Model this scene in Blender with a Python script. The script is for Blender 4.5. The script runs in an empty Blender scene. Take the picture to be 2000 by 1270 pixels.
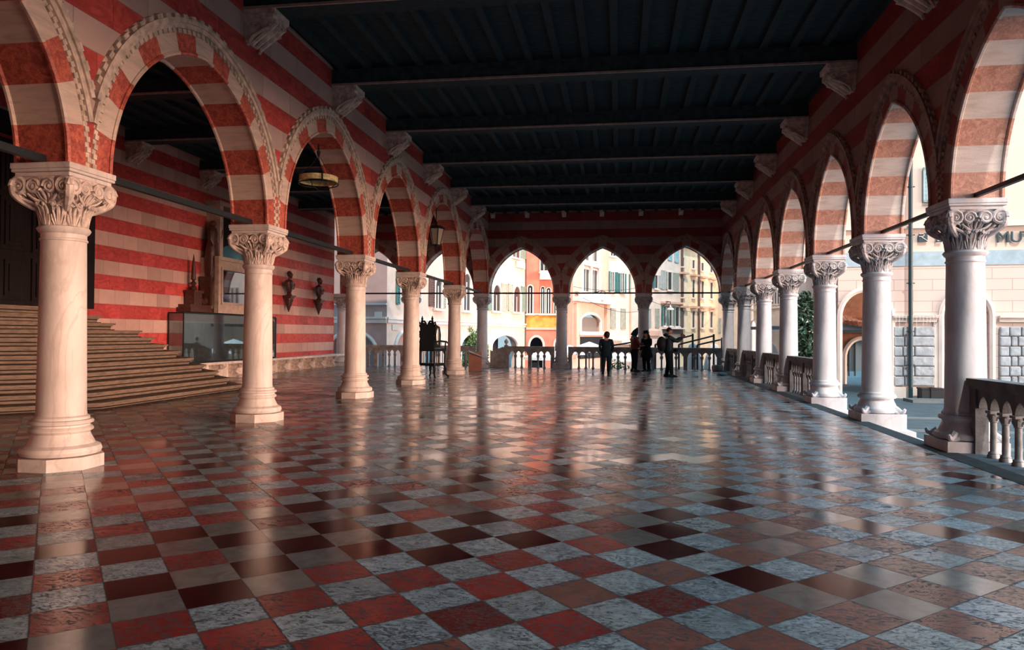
import bpy, bmesh, math, random
from mathutils import Vector, Matrix
PI = math.pi
random.seed(7)
scn = bpy.context.scene
COL = scn.collection

# ------------------------------------------------------------------ camera
F_PX, PITCH, ROLL, YAW, CAM_H = 1421.1, 0.0127, 0.0066, 0.1475, 1.6
cam_d = bpy.data.cameras.new('camera')
cam = bpy.data.objects.new('camera', cam_d)
COL.objects.link(cam)
cam_d.sensor_width = 36.0
cam_d.lens = F_PX / 2000 * 36
cam_d.clip_end = 400
Bm = Matrix(((1, 0, 0), (0, 0, -1), (0, 1, 0)))          # camera looks along +Y
cam.matrix_world = Matrix.Translation((0, 0, CAM_H)) @ (
    Matrix.Rotation(YAW, 3, 'Z') @ Matrix.Rotation(PITCH, 3, 'X') @ Bm @ Matrix.Rotation(ROLL, 3, 'Z')).to_4x4()
scn.camera = cam
M3 = cam.matrix_world.to_3x3()

def ray(u, v):
    return M3 @ Vector(((u - 1000) / F_PX, -(v - 635) / F_PX, -1))
FWD = M3 @ Vector((0, 0, -1))
CP = Vector((0, 0, CAM_H))
def at_depth(u, d, v=650):                                  # point at camera depth d along a pixel's ray
    return CP + ray(u, v) * d

# ------------------------------------------------------------------ sky, sun, exposure
scn.view_settings.view_transform = 'Standard'
scn.view_settings.look = 'None'
scn.view_settings.gamma = 1
scn.view_settings.exposure = 0.13
w = bpy.data.worlds.new('sky'); scn.world = w; w.use_nodes = True
nt = w.node_tree; N = nt.nodes; Lk = nt.links
N.clear()
out = N.new('ShaderNodeOutputWorld'); bg = N.new('ShaderNodeBackground')
tc = N.new('ShaderNodeTexCoord')
def lobe(direction, power):
    d = Vector(direction).normalized()
    dp = N.new('ShaderNodeVectorMath'); dp.operation = 'DOT_PRODUCT'
    dp.inputs[1].default_value = d
    Lk.new(tc.outputs['Generated'], dp.inputs[0])
    mx = N.new('ShaderNodeMath'); mx.operation = 'MAXIMUM'; mx.inputs[1].default_value = 0
    Lk.new(dp.outputs['Value'], mx.inputs[0])
    pw = N.new('ShaderNodeMath'); pw.operation = 'POWER'; pw.inputs[1].default_value = power
    Lk.new(mx.outputs[0], pw.inputs[0])
    return pw.outputs[0]
def scaled(col, fac):
    m = N.new('ShaderNodeVectorMath'); m.operation = 'SCALE'
    m.inputs[0].default_value = col
    Lk.new(fac, m.inputs['Scale'])
    return m.outputs[0]
def vadd(a, b):
    m = N.new('ShaderNodeVectorMath'); m.operation = 'ADD'
    Lk.new(a, m.inputs[0]); Lk.new(b, m.inputs[1])
    return m.outputs[0]
sepw = N.new('ShaderNodeSeparateXYZ'); Lk.new(tc.outputs['Generated'], sepw.inputs[0])
def elev(a, b, lo, hi):
    r = N.new('ShaderNodeMapRange'); r.interpolation_type = 'SMOOTHSTEP'
    for k_, x_ in zip(('From Min', 'From Max', 'To Min', 'To Max'), (a, b, lo, hi)): r.inputs[k_].default_value = x_
    Lk.new(sepw.outputs['Z'], r.inputs['Value']); return r.outputs[0]
def mul(a, b):
    m_ = N.new('ShaderNodeMath'); m_.operation = 'MULTIPLY'; Lk.new(a, m_.inputs[0]); Lk.new(b, m_.inputs[1]); return m_.outputs[0]
horizon = scaled((0.44, 0.60, 0.68), elev(0.0, 0.5, 1.0, 0.0))
zenith = scaled((0.24, 0.66, 0.95), elev(0.05, 0.6, 0.0, 1.0))
added_warm_lobe = scaled((36.0, 22.0, 15.8), mul(lobe((0.95, -0.30, 0.03), 7), elev(0.04, 0.42, 1.0, 0.0)))       # warm sky lobe added low on the right to light the left arcade
cool = scaled((0.3, 1.6, 2.4), mul(lobe((0.80, 0.10, 0.55), 2), elev(0.15, 0.5, 0.0, 1.0)))
Lk.new(vadd(vadd(horizon, zenith), vadd(added_warm_lobe, cool)), bg.inputs['Color'])
bg.inputs['Strength'].default_value = 1.0
Lk.new(bg.outputs[0], out.inputs[0])

sd = bpy.data.lights.new('sun', 'SUN'); sd.energy = 3.2; sd.angle = math.radians(1.5); sd.color = (1.0, 0.84, 0.72)
sun = bpy.data.objects.new('sun', sd); COL.objects.link(sun)
sun.rotation_euler = Vector((0.17, -0.98, 1.15)).to_track_quat('Z', 'Y').to_euler()      # from high behind the camera, along the arcades

# ------------------------------------------------------------------ mesh helpers
class MB:
    def __init__(s): s.v = []; s.f = []; s.t = []; s.c = []
    def add(s, vs, fs, tone=0.0):
        o = len(s.v); s.v += [tuple(p) for p in vs]
        for f in fs:
            s.f.append(tuple(i + o for i in f)); s.t.append(tone)
        return s
    def box(s, x0, x1, y0, y1, z0, z1, tone=0.0, M=None):
        vs = [Vector((x, y, z)) for z in (z0, z1) for y in (y0, y1) for x in (x0, x1)]
        if M: vs = [M @ p for p in vs]
        s.add(vs, [(0, 2, 3, 1), (4, 5, 7, 6), (0, 1, 5, 4), (2, 6, 7, 3), (0, 4, 6, 2), (1, 3, 7, 5)], tone)
        return s
    def lathe(s, prof, n=24, c=(0, 0, 0), M=None, tone=0.0, ph=0.0, caps=True):
        vs = []
        for r, z in prof:
            for k in range(n):
                a = 2 * PI * k / n + ph
                vs.append(Vector((r * math.cos(a), r * math.sin(a), z)))
        if M: vs = [M @ p for p in vs]
        vs = [p + Vector(c) for p in vs]
        fs = []
        for i in range(len(prof) - 1):
            for k in range(n):
                k2 = (k + 1) % n
                fs.append((i * n + k, i * n + k2, (i + 1) * n + k2, (i + 1) * n + k))
        if caps:
            fs.append(tuple(range(n - 1, -1, -1)))
            fs.append(tuple((len(prof) - 1) * n + k for k in range(n)))
        s.add(vs, fs, tone)
        return s
    def tube(s, pts, r, n=6, closed=False, tone=0.0, tones=None):
        pts = [Vector(p) for p in pts]; m = len(pts)
        rr = r if isinstance(r, (list, tuple)) else [r] * m
        vs = []; up = Vector((0, 0, 1)); prev = None
        for i, p in enumerate(pts):
            if closed: d = pts[(i + 1) % m] - pts[i - 1]
            else: d = pts[min(i + 1, m - 1)] - pts[max(i - 1, 0)]
            d.normalize()
            if prev is None:
                a = d.cross(up)
                if a.length < 1e-3: a = d.cross(Vector((1, 0, 0)))
            else:
                a = prev - d * prev.dot(d)
            a.normalize(); prev = a; b = d.cross(a)
            for k in range(n):
                t = 2 * PI * k / n
                vs.append(p + (a * math.cos(t) + b * math.sin(t)) * rr[i])
        o = len(s.v); s.v += [tuple(p) for p in vs]
        for i in range(m if closed else m - 1):
            j = (i + 1) % m
            for k in range(n):
                k2 = (k + 1) % n
                s.f.append((o + i * n + k, o + i * n + k2, o + j * n + k2, o + j * n + k)); s.t.append(tones[i] if tones else tone)
        if not closed:
            s.f.append(tuple(o + k for k in range(n - 1, -1, -1))); s.t.append(tone)
            s.f.append(tuple(o + (m - 1) * n + k for k in range(n))); s.t.append(tone)
        return s
    def prism(s, poly, h0, h1, fn, tone=0.0):               # 2-D polygon (a,b) extruded along t; fn(a,b,t)->xyz
        n = len(poly)
        vs = [fn(a, b, h0) for a, b in poly] + [fn(a, b, h1) for a, b in poly]
        fs = [tuple(range(n - 1, -1, -1)), tuple(range(n, 2 * n))]
        for i in range(n):
            j = (i + 1) % n
            fs.append((i, j, n + j, n + i))
        s.add(vs, fs, tone)
        return s
    def vine(s, pts, r, n=6, k=4):                          # tube along a smoothed path
        pts = [Vector(p) for p in pts]; m = len(pts); rr = r if isinstance(r, (list, tuple)) else [r] * m
        P_, R_ = [], []
        for i in range(m - 1):
            a, b, c, d = pts[max(i - 1, 0)], pts[i], pts[i + 1], pts[min(i + 2, m - 1)]
            for q in range(k):
                t = q / k
                P_.append(.5 * ((2 * b) + (c - a) * t + (2 * a - 5 * b + 4 * c - d) * t * t + (3 * b - a - 3 * c + d) * t ** 3)); R_.append(rr[i] + (rr[i + 1] - rr[i]) * t)
        P_.append(pts[-1]); R_.append(rr[-1])
        return s.tube(P_, R_, n)
    def ball(s, c, r, n=10, sc=(1, 1, 1), M=None):
        prof = [(max(1e-4, r * math.sin(PI * i / n)), -r * math.cos(PI * i / n)) for i in range(n + 1)]
        T = Matrix.Diagonal(Vector(sc)) if M is None else M @ Matrix.Diagonal(Vector(sc))
        return s.lathe(prof, max(8, n + 2), c, T)
    def build(s, name, mat, parent=None, smooth=False, kind=None, weld=False):
        me = bpy.data.meshes.new(name)
        me.from_pydata(s.v, [], s.f)
        me.materials.append(mat)
        if any(t for t in s.t):
            at = me.attributes.new('tone', 'FLOAT', 'FACE')
            at.data.foreach_set('value', [float(t) for t in s.t])
        bm = bmesh.new(); bm.from_mesh(me)
        if weld: bmesh.ops.remove_doubles(bm, verts=bm.verts, dist=1e-5)
        bmesh.ops.recalc_face_normals(bm, faces=bm.faces); bm.to_mesh(me); bm.free()
        if smooth:
            me.polygons.foreach_set('use_smooth', [True] * len(me.polygons))
            try: me.set_sharp_from_angle(angle=math.radians(38))
            except Exception: pass
        o = bpy.data.objects.new(name, me); COL.objects.link(o)
        if parent: o.parent = parent
        if kind: o['kind'] = kind
        return o

def empty(name, loc, label=None, cat=None, group=None, rz=0.0):
    o = bpy.data.objects.new(name, None); COL.objects.link(o)
    o.location = loc; o.rotation_euler = (0, 0, rz); o.empty_display_size = 0.1
    tag(o, label, cat, group)
    return o
def tag(o, label=None, cat=None, group=None, kind=None):
    if label: o['label'] = label
    if cat: o['category'] = cat
    if group: o['group'] = group
    if kind: o['kind'] = kind
    return o
def copy_tree(o, parent=None):
    c = o.copy(); COL.objects.link(c)
    if parent: c.parent = parent
    for ch in list(o.children): copy_tree(ch, c)
    return c

# ------------------------------------------------------------------ materials
def mat(name, col, rough=0.6, spec=0.4, metal=0.0, noise=0.0, nscale=4.0, bump=0.0, bscale=30.0, vein=None, veinamt=0.0, vscale=6.0, stretch=None):
    m = bpy.data.materials.new(name); m.use_nodes = True
    nt = m.node_tree; b = nt.nodes['Principled BSDF']
    b.inputs['Roughness'].default_value = rough
    b.inputs['Metallic'].default_value = metal
    b.inputs['Specular IOR Level'].default_value = spec
    tcn = nt.nodes.new('ShaderNodeTexCoord')
    src = tcn.outputs['Object']
    if stretch:
        mp = nt.nodes.new('ShaderNodeMapping'); mp.inputs['Scale'].default_value = stretch
        nt.links.new(src, mp.inputs['Vector']); src = mp.outputs['Vector']
    col4 = (*col, 1)
    if noise > 0:
        n = nt.nodes.new('ShaderNodeTexNoise'); n.inputs['Scale'].default_value = nscale; n.inputs['Detail'].default_value = 6
        nt.links.new(src, n.inputs['Vector'])
        r = nt.nodes.new('ShaderNodeMapRange'); r.inputs['From Min'].default_value = 0.3; r.inputs['From Max'].default_value = 0.7
        r.inputs['To Min'].default_value = 1 - noise; r.inputs['To Max'].default_value = 1 + noise * 0.5
        nt.links.new(n.outputs['Fac'], r.inputs['Value'])
        mx = nt.nodes.new('ShaderNodeVectorMath'); mx.operation = 'SCALE'
        mx.inputs[0].default_value = col; nt.links.new(r.outputs[0], mx.inputs['Scale'])
        cur = mx.outputs[0]
        if vein:
            n2 = nt.nodes.new('ShaderNodeTexNoise'); n2.inputs['Scale'].default_value = vscale; n2.inputs['Detail'].default_value = 8
            n2.inputs['Distortion'].default_value = 1.2
            nt.links.new(src, n2.inputs['Vector'])
            r2 = nt.nodes.new('ShaderNodeMapRange'); r2.inputs['From Min'].default_value = 0.0; r2.inputs['From Max'].default_value = 0.03
            a = nt.nodes.new('ShaderNodeMath'); a.operation = 'SUBTRACT'; a.inputs[1].default_value = 0.5
            a2 = nt.nodes.new('ShaderNodeMath'); a2.operation = 'ABSOLUTE'
            nt.links.new(n2.outputs['Fac'], a.inputs[0]); nt.links.new(a.outputs[0], a2.inputs[0]); nt.links.new(a2.outputs[0], r2.inputs['Value'])
            r2.inputs['To Min'].default_value = veinamt; r2.inputs['To Max'].default_value = 0
            mm = nt.nodes.new('ShaderNodeMix'); mm.data_type = 'RGBA'
            nt.links.new(r2.outputs[0], mm.inputs['Factor']); nt.links.new(cur, mm.inputs['A']); mm.inputs['B'].default_value = (*vein, 1)
            cur = mm.outputs['Result']
        nt.links.new(cur, b.inputs['Base Color'])
    else:
        b.inputs['Base Color'].default_value = col4
    if bump > 0:
        n3 = nt.nodes.new('ShaderNodeTexNoise'); n3.inputs['Scale'].default_value = bscale; n3.inputs['Detail'].default_value = 5
        nt.links.new(src, n3.inputs['Vector'])
        bp = nt.nodes.new('ShaderNodeBump'); bp.inputs['Strength'].default_value = bump; bp.inputs['Distance'].default_value = 0.02
        nt.links.new(n3.outputs['Fac'], bp.inputs['Height']); nt.links.new(bp.outputs[0], b.inputs['Normal'])
    return m

def math_node(nt, op, a=None, b=None, c=None):
    n = nt.nodes.new('ShaderNodeMath'); n.operation = op
    for i, x in enumerate((a, b, c)):
        if x is None: continue
        if isinstance(x, (int, float)): n.inputs[i].default_value = x
        else: nt.links.new(x, n.inputs[i])
    return n.outputs[0]
def mixrgb(nt, fac, a, b):
    n = nt.nodes.new('ShaderNodeMix'); n.data_type = 'RGBA'
    if isinstance(fac, (int, float)): n.inputs['Factor'].default_value = fac
    else: nt.links.new(fac, n.inputs['Factor'])
    for key, x in (('A', a), ('B', b)):
        if isinstance(x, tuple): n.inputs[key].default_value = (*x[:3], 1)
        else: nt.links.new(x, n.inputs[key])
    return n.outputs['Result']
def noise(nt, vec, scale, detail=6, dist=0.0, rough=0.6):
    n = nt.nodes.new('ShaderNodeTexNoise'); n.inputs['Scale'].default_value = scale; n.inputs['Detail'].default_value = detail
    n.inputs['Distortion'].default_value = dist; n.inputs['Roughness'].default_value = rough
    nt.links.new(vec, n.inputs['Vector']); return n.outputs['Fac']
def maprange(nt, val, a, b, c=0.0, d=1.0):
    n = nt.nodes.new('ShaderNodeMapRange')
    for k, x in zip(('From Min', 'From Max', 'To Min', 'To Max'), (a, b, c, d)): n.inputs[k].default_value = x
    nt.links.new(val, n.inputs['Value']); return n.outputs[0]

RED = (0.50, 0.085, 0.065); RED2 = (0.60, 0.10, 0.085); RED_DK = (0.36, 0.045, 0.04)
CREAM = (0.60, 0.42, 0.36); CREAM2 = (0.50, 0.36, 0.32)
def banded(name, z0, h, axis, joint, reds=(RED_DK, RED2), creams=(CREAM2, CREAM)):
    """Courses of red and cream marble slabs by height, with slab joints along the wall."""
    m = bpy.data.materials.new(name); m.use_nodes = True; nt = m.node_tree; b = nt.nodes['Principled BSDF']
    tcn = nt.nodes.new('ShaderNodeTexCoord'); sp = nt.nodes.new('ShaderNodeSeparateXYZ')
    nt.links.new(tcn.outputs['Object'], sp.inputs[0]); P = tcn.outputs['Object']
    z = math_node(nt, 'DIVIDE', math_node(nt, 'SUBTRACT', sp.outputs['Z'], z0), h)
    row = math_node(nt, 'FLOOR', z)
    odd = math_node(nt, 'FLOORED_MODULO', row, 2.0)           # 0 red, 1 cream
    along = math_node(nt, 'DIVIDE', sp.outputs[axis], joint)
    sh = math_node(nt, 'ADD', along, math_node(nt, 'MULTIPLY', row, 0.37))
    slab = math_node(nt, 'FLOOR', sh)
    cb = nt.nodes.new('ShaderNodeCombineXYZ'); nt.links.new(slab, cb.inputs[0]); nt.links.new(row, cb.inputs[1])
    wn = nt.nodes.new('ShaderNodeTexWhiteNoise'); nt.links.new(cb.outputs[0], wn.inputs['Vector'])
    vs = nt.nodes.new('ShaderNodeVectorMath'); vs.operation = 'ADD'
    off = nt.nodes.new('ShaderNodeVectorMath'); off.operation = 'SCALE'; off.inputs['Scale'].default_value = 7
    nt.links.new(wn.outputs['Color'], off.inputs[0]); nt.links.new(P, vs.inputs[0]); nt.links.new(off.outputs[0], vs.inputs[1])
    mp = nt.nodes.new('ShaderNodeMapping'); mp.inputs['Rotation'].default_value = (0.5, 0.6, 0.3); mp.inputs['Scale'].default_value = (1, 1, 2.4)
    nt.links.new(vs.outputs[0], mp.inputs[0])
    n1 = noise(nt, mp.outputs[0], 2.6, 8, 1.4, 0.65)
    red = mixrgb(nt, maprange(nt, n1, 0.36, 0.62), *reds)
    crm = mixrgb(nt, maprange(nt, noise(nt, vs.outputs[0], 3.0, 5), 0.3, 0.7), *creams)
    c = mixrgb(nt, odd, red, crm)
    var = maprange(nt, wn.outputs['Value'], 0, 1, 0.80, 1.10)
    fr = math_node(nt, 'FRACT', sh); jl = math_node(nt, 'LESS_THAN', fr, 0.012 / joint)
    fz = math_node(nt, 'FRACT', z); jz = math_node(nt, 'LESS_THAN', fz, 0.02)
    jm = math_node(nt, 'SUBTRACT', 1.0, math_node(nt, 'MULTIPLY', math_node(nt, 'MAXIMUM', jl, jz), 0.45))
    sc = nt.nodes.new('ShaderNodeVectorMath'); sc.operation = 'SCALE'
    nt.links.new(c, sc.inputs[0]); nt.links.new(math_node(nt, 'MULTIPLY', var, jm), sc.inputs['Scale'])
    nt.links.new(sc.outputs[0], b.inputs['Base Color'])
    b.inputs['Roughness'].default_value = 0.42
    b.inputs['Specular IOR Level'].default_value = 0.35
    return m

def toned(name, reds=((0.34, 0.062, 0.045), (0.66, 0.16, 0.095)), creams=((0.66, 0.51, 0.42), (0.48, 0.38, 0.32)), vcol=(0.16, 0.03, 0.03)):
    """Voussoir marble: red or cream by the stone's own 'tone'."""
    m = bpy.data.materials.new(name); m.use_nodes = True; nt = m.node_tree; b = nt.nodes['Principled BSDF']
    a = nt.nodes.new('ShaderNodeAttribute'); a.attribute_name = 'tone'
    tcn = nt.nodes.new('ShaderNodeTexCoord'); P = tcn.outputs['Object']
    n1 = noise(nt, P, 7, 9, 1.6, 0.7)
    red = mixrgb(nt, maprange(nt, n1, 0.40, 0.58), *reds)
    v = noise(nt, P, 9, 8, 2.5, 0.7)
    vein = maprange(nt, math_node(nt, 'ABSOLUTE', math_node(nt, 'SUBTRACT', v, 0.5)), 0.0, 0.035, 0.75, 0.0)
    red = mixrgb(nt, vein, red, vcol)
    mp = nt.nodes.new('ShaderNodeMapping'); mp.inputs['Scale'].default_value = (1, 1, 7); nt.links.new(P, mp.inputs[0])
    crm = mixrgb(nt, maprange(nt, noise(nt, mp.outputs[0], 2.2, 6, 0.5), 0.42, 0.68), *creams)
    nt.links.new(mixrgb(nt, a.outputs['Fac'], red, crm), b.inputs['Base Color'])
    b.inputs['Roughness'].default_value = 0.55
    bp = nt.nodes.new('ShaderNodeBump'); bp.inputs['Strength'].default_value = 0.25; bp.inputs['Distance'].default_value = 0.015
    nt.links.new(n1, bp.inputs['Height']); nt.links.new(bp.outputs[0], b.inputs['Normal'])
    return m

M = {}
M['arcade_long'] = banded('arcade_marble_courses', 6.13, 0.396, 'Y', 1.05)
SHADED = dict(reds=((0.22, 0.035, 0.035), (0.36, 0.060, 0.055)), creams=((0.30, 0.20, 0.19), (0.38, 0.25, 0.23)))  # arcade marble darkened: shade of right and far faces put into the colour
M['arcade_far'] = banded('far_marble_courses', 6.13, 0.396, 'X', 1.05, **SHADED)
M['arcade_right'] = banded('right_marble_courses', 6.13, 0.396, 'Y', 1.05, **SHADED)
M['voussoir_shaded'] = toned('shade_darkened_voussoir_marble', reds=((0.24, 0.05, 0.045), (0.36, 0.08, 0.065)), creams=((0.38, 0.26, 0.23), (0.32, 0.22, 0.20)))  # voussoirs darkened in colour for the shaded arcade faces
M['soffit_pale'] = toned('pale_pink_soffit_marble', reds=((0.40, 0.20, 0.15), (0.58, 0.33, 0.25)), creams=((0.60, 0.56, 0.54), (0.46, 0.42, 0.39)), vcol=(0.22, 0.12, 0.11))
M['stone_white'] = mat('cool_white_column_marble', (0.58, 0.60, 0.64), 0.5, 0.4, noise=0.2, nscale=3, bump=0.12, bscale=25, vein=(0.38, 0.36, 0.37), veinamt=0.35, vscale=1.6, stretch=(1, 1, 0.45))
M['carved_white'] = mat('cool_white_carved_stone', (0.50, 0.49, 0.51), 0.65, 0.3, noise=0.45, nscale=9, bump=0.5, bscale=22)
M['rail_stone'] = mat('shade_darkened_rail_stone', (0.15, 0.155, 0.16), 0.7, 0.25, noise=0.4, nscale=5, bump=0.3, bscale=30)  # shade on the right balustrades put into a darker stone colour
M['wall'] = banded('wall_marble_courses', 1.96, 0.396, 'Y', 0.62, reds=((0.44, 0.045, 0.045), (0.68, 0.10, 0.09)), creams=((0.58, 0.36, 0.31), (0.66, 0.42, 0.36)))
M['voussoir'] = toned('voussoir_marble')
M['stone'] = mat('pale_column_marble', (0.72, 0.64, 0.59), 0.5, 0.4, noise=0.22, nscale=3, bump=0.15, bscale=25, vein=(0.42, 0.33, 0.28), veinamt=0.35, vscale=1.6, stretch=(1, 1, 0.45))
M['carved'] = mat('carved_capital_stone', (0.68, 0.56, 0.49), 0.65, 0.3, noise=0.45, nscale=9, bump=0.5, bscale=22)
M['moulding'] = mat('moulding_stone', (0.66, 0.53, 0.43), 0.7, 0.3, noise=0.45, nscale=8, bump=0.3, bscale=30)
M['moulding_shaded'] = mat('shade_darkened_moulding_stone', (0.40, 0.27, 0.23), 0.7, 0.3, noise=0.4, nscale=8)  # hood moulding colour darkened to carry the shade of these arcades
M['grey_stone'] = mat('weathered_grey_stone', (0.36, 0.35, 0.34), 0.7, 0.3, noise=0.4, nscale=5, bump=0.3, bscale=30)
M['step'] = mat('worn_step_stone', (0.23, 0.165, 0.12), 0.6, 0.3, noise=0.35, nscale=5, bump=0.15, bscale=30, vein=(0.10, 0.07, 0.055), veinamt=0.25, vscale=2.5, stretch=(1, 1, 4))
M['riser_shade'] = mat('painted_riser_shade', (0.035, 0.026, 0.02), 0.8, 0.1, noise=0.4, nscale=9)  # shade below nosings and at riser feet, put in as dark colour
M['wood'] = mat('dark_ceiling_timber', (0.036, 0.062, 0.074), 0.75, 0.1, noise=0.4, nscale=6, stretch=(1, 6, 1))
M['highlight_strip'] = mat('beam_edge_highlight', (0.42, 0.34, 0.32), 0.6, 0.2, noise=0.3, nscale=6)  # pale colour paints the highlight along the beam edges
M['door_wood'] = mat('dark_door_timber', (0.016, 0.011, 0.011), 0.6, 0.15, noise=0.4, nscale=8, stretch=(1, 1, 0.2))
M['iron'] = mat('black_iron', (0.012, 0.018, 0.022), 0.5, 0.4, noise=0.3, nscale=20)
M['bronze'] = mat('red_brown_bronze', (0.085, 0.030, 0.022), 0.38, 0.5, noise=0.5, nscale=14, bump=0.3, bscale=40)
M['frame_marble'] = mat('monument_frame_marble', (0.50, 0.38, 0.31), 0.5, 0.4, noise=0.25, nscale=4, vein=(0.24, 0.17, 0.14), veinamt=0.4, vscale=3)
M['kerb'] = mat('grey_kerb_stone', (0.075, 0.082, 0.085), 0.85, 0.1, noise=0.3, nscale=7, bump=0.2)
M['asphalt'] = mat('plaza_paving', (0.055, 0.095, 0.115), 0.6, 0.3, noise=0.35, nscale=2.5, bump=0.4, bscale=14)
M['parchment'] = mat('cream_lamp_ring', (0.72, 0.62, 0.30), 0.6, 0.2, noise=0.4, nscale=14)

def glass_mat(name, col=(0.02, 0.03, 0.035), rough=0.04, alpha=1.0):
    m = bpy.data.materials.new(name); m.use_nodes = True; b = m.node_tree.nodes['Principled BSDF']
    b.inputs['Base Color'].default_value = (*col, 1); b.inputs['Roughness'].default_value = rough
    b.inputs['Specular IOR Level'].default_value = 0.9
    if alpha < 1: b.inputs['Alpha'].default_value = alpha
    return m
M['pane'] = glass_mat('dark_window_glass')
M['case_glass'] = glass_mat('display_case_glass', (0.30, 0.40, 0.42), 0.02, 0.55); M['case_glass'].node_tree.nodes['Principled BSDF'].inputs['Metallic'].default_value = 0.9

# ------------------------------------------------------------------ layout of the loggia
XL, XR, YF = -6.554, 4.890, 34.372
YL = [-1.9, 2.95, 7.772, 12.489, 17.445, 22.368, 28.422, YF]
YR = [0.35, 4.0, 7.62, 11.259, 14.90, 18.504, 22.319, 25.999, 30.063, YF]
XF = [-13.60, -10.08, XL, -2.74, 1.075, XR]
XW = -13.9                      # face of the left wall
ZS, ZC = 3.53, 7.42             # abacus top, ceiling
HT = 0.33                       # half thickness of the arcades

# ------------------------------------------------------------------ floor of marble tiles
TH, OX, OY, TS = -0.8621, 0.3475, 5.3071, 0.3816
ea = Vector((math.cos(TH), math.sin(TH))); eb = Vector((-math.sin(TH), math.cos(TH)))
SPEC = {}
for s_, lst in {'M': [(-1,0),(1,0),(2,1),(-3,-8),(-4,-9),(-4,-7),(-6,-9),(-6,-7),(-7,-8),(-7,-10),(-4,-5),(-5,-6),(-5,-4),(-3,-4),(-3,-2),(-4,-3),(-2,1),(-5,-2),(-2,-1.5)],
                'R': [(-1,-2),(-2,-1),(-2,-3),(-1,-4),(-2,-5),(-1,-6),(-2,-7),(-1,-8),(-2,-9),(-3,-10),(-5,-8),(-5,-10),(-8,-9),(-3,-6),(-3,0),(1,-4),(0,-7),(0,-9),(-8,-11),(-9,-8),(-10,-7),(-9,-10)],
                'B': [(0,-5),(1,-2),(3,2),(4,1),(2,-5)],
                'O': [(0,1),(0,-1),(2,-1),(3,0),(2,-3),(0,-3),(1,-6),(4,3),(3,4),(2,3),(1,2),(4,-1)],
                'G': [(-3,-9),(-3,-7),(-5,-7),(3,3),(2,2),(-2,0),(-3,1),(-6,-8),(-4,-6),(-5,-5)]}.items():
    for k in lst: SPEC[k] = s_
TCOL = {'M': (0.060, 0.009, 0.010), 'R': (0.34, 0.036, 0.030), 'B': (0.17, 0.028, 0.025), 'O': (0.30, 0.115, 0.085), 'L': (0.36, 0.49, 0.54), 'G': (0.21, 0.21, 0.20)}
ROUGHT = {'M': 0.0, 'G': 0.0, 'R': 0.55, 'B': 0.5, 'O': 0.8, 'L': 1.0}
def clip(poly, inside, cut):
    res = []
    for i in range(len(poly)):
        a, b = poly[i - 1], poly[i]
        ia, ib = inside(a), inside(b)
        if ia != ib: res.append(cut(a, b))
        if ib: res.append(b)
    return res
X0F, X1F, Y0F, Y1F = XW, 4.33, -3.2, YF + 0.42
vs, fs, cols, mott = [], [], [], []
rng = random.Random(3)
def lowfreq(i, j): return math.sin(i * 0.55 + 1.3) * math.cos(j * 0.43 - 0.6) + 0.6 * math.sin((i - j) * 0.31)
for i in range(-110, 30):
    for j in range(-70, 80):
        c = Vector((OX, OY)) + (ea * (i + .5) + eb * (j + .5)) * TS
        if not (X0F - .5 < c.x < X1F + .5 and Y0F - .5 < c.y < Y1F + .5): continue
        q = [Vector((OX, OY)) + (ea * (i + a) + eb * (j + b)) * TS for a, b in ((0, 0), (1, 0), (1, 1), (0, 1))]
        for ax, lim, sg in ((0, X0F, 1), (0, X1F, -1), (1, Y0F, 1), (1, Y1F, -1)):
            if not q: break
            def ins(p, ax=ax, lim=lim, sg=sg): return (p[ax] - lim) * sg >= 0
            def cut(a, b, ax=ax, lim=lim):
                t = (lim - a[ax]) / (b[ax] - a[ax]); return a + (b - a) * t
            q = clip(q, ins, cut)
        if len(q) < 3: continue
        dark = (i + j) % 2 == 1
        k = SPEC.get((i, j))
        r = rng.random()
        if not k:
            if dark:
                right = c.x > -0.5 + (c.y - 5) * 0.12
                lf = lowfreq(i, j)
                if right: k = 'M' if r < 0.22 else ('O' if r < 0.85 else 'B')
                else: k = 'M' if r < 0.50 + lf * 0.3 else ('R' if r < 0.9 else 'B')
            else: k = 'G' if r < (0.26 if c.x < -1 else 0.10) + 0.15 * lowfreq(j, i) else 'L'
        b = TCOL[k]; g = 0.84 + 0.32 * rng.random(); h = rng.uniform(-0.05, 0.05)
        o = len(vs)
        for p in q: vs.append((p.x, p.y, 0.0))
        fs.append(tuple(range(o, o + len(q))))
        cols.append((b[0] * g * (1 + h), b[1] * g, b[2] * g * (1 - h), 1)); mott.append(ROUGHT[k] * rng.uniform(0.7, 1.0))
me = bpy.data.meshes.new('floor'); me.from_pydata(vs, [], fs)
ca = me.color_attributes.new('tile', 'FLOAT_COLOR', 'CORNER'); ma = me.attributes.new('mottle', 'FLOAT', 'FACE'); uv = me.uv_layers.new(name='grid')
for p in me.polygons:
    ma.data[p.index].value = mott[p.index]
    for li in p.loop_indices:
        ca.data[li].color = cols[p.index]
        co = Vector(me.vertices[me.loops[li].vertex_index].co[:2]) - Vector((OX, OY))
        uv.data[li].uv = (co.dot(ea) / TS, co.dot(eb) / TS)
m = bpy.data.materials.new('floor_marble_tiles'); m.use_nodes = True; nt = m.node_tree; b = nt.nodes['Principled BSDF']
at = nt.nodes.new('ShaderNodeAttribute'); at.attribute_name = 'tile'
am = nt.nodes.new('ShaderNodeAttribute'); am.attribute_name = 'mottle'
tcn = nt.nodes.new('ShaderNodeTexCoord'); P = tcn.outputs['Object']
uvn = nt.nodes.new('ShaderNodeUVMap'); uvn.uv_map = 'grid'
sp = nt.nodes.new('ShaderNodeSeparateXYZ'); nt.links.new(uvn.outputs[0], sp.inputs[0])
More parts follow.
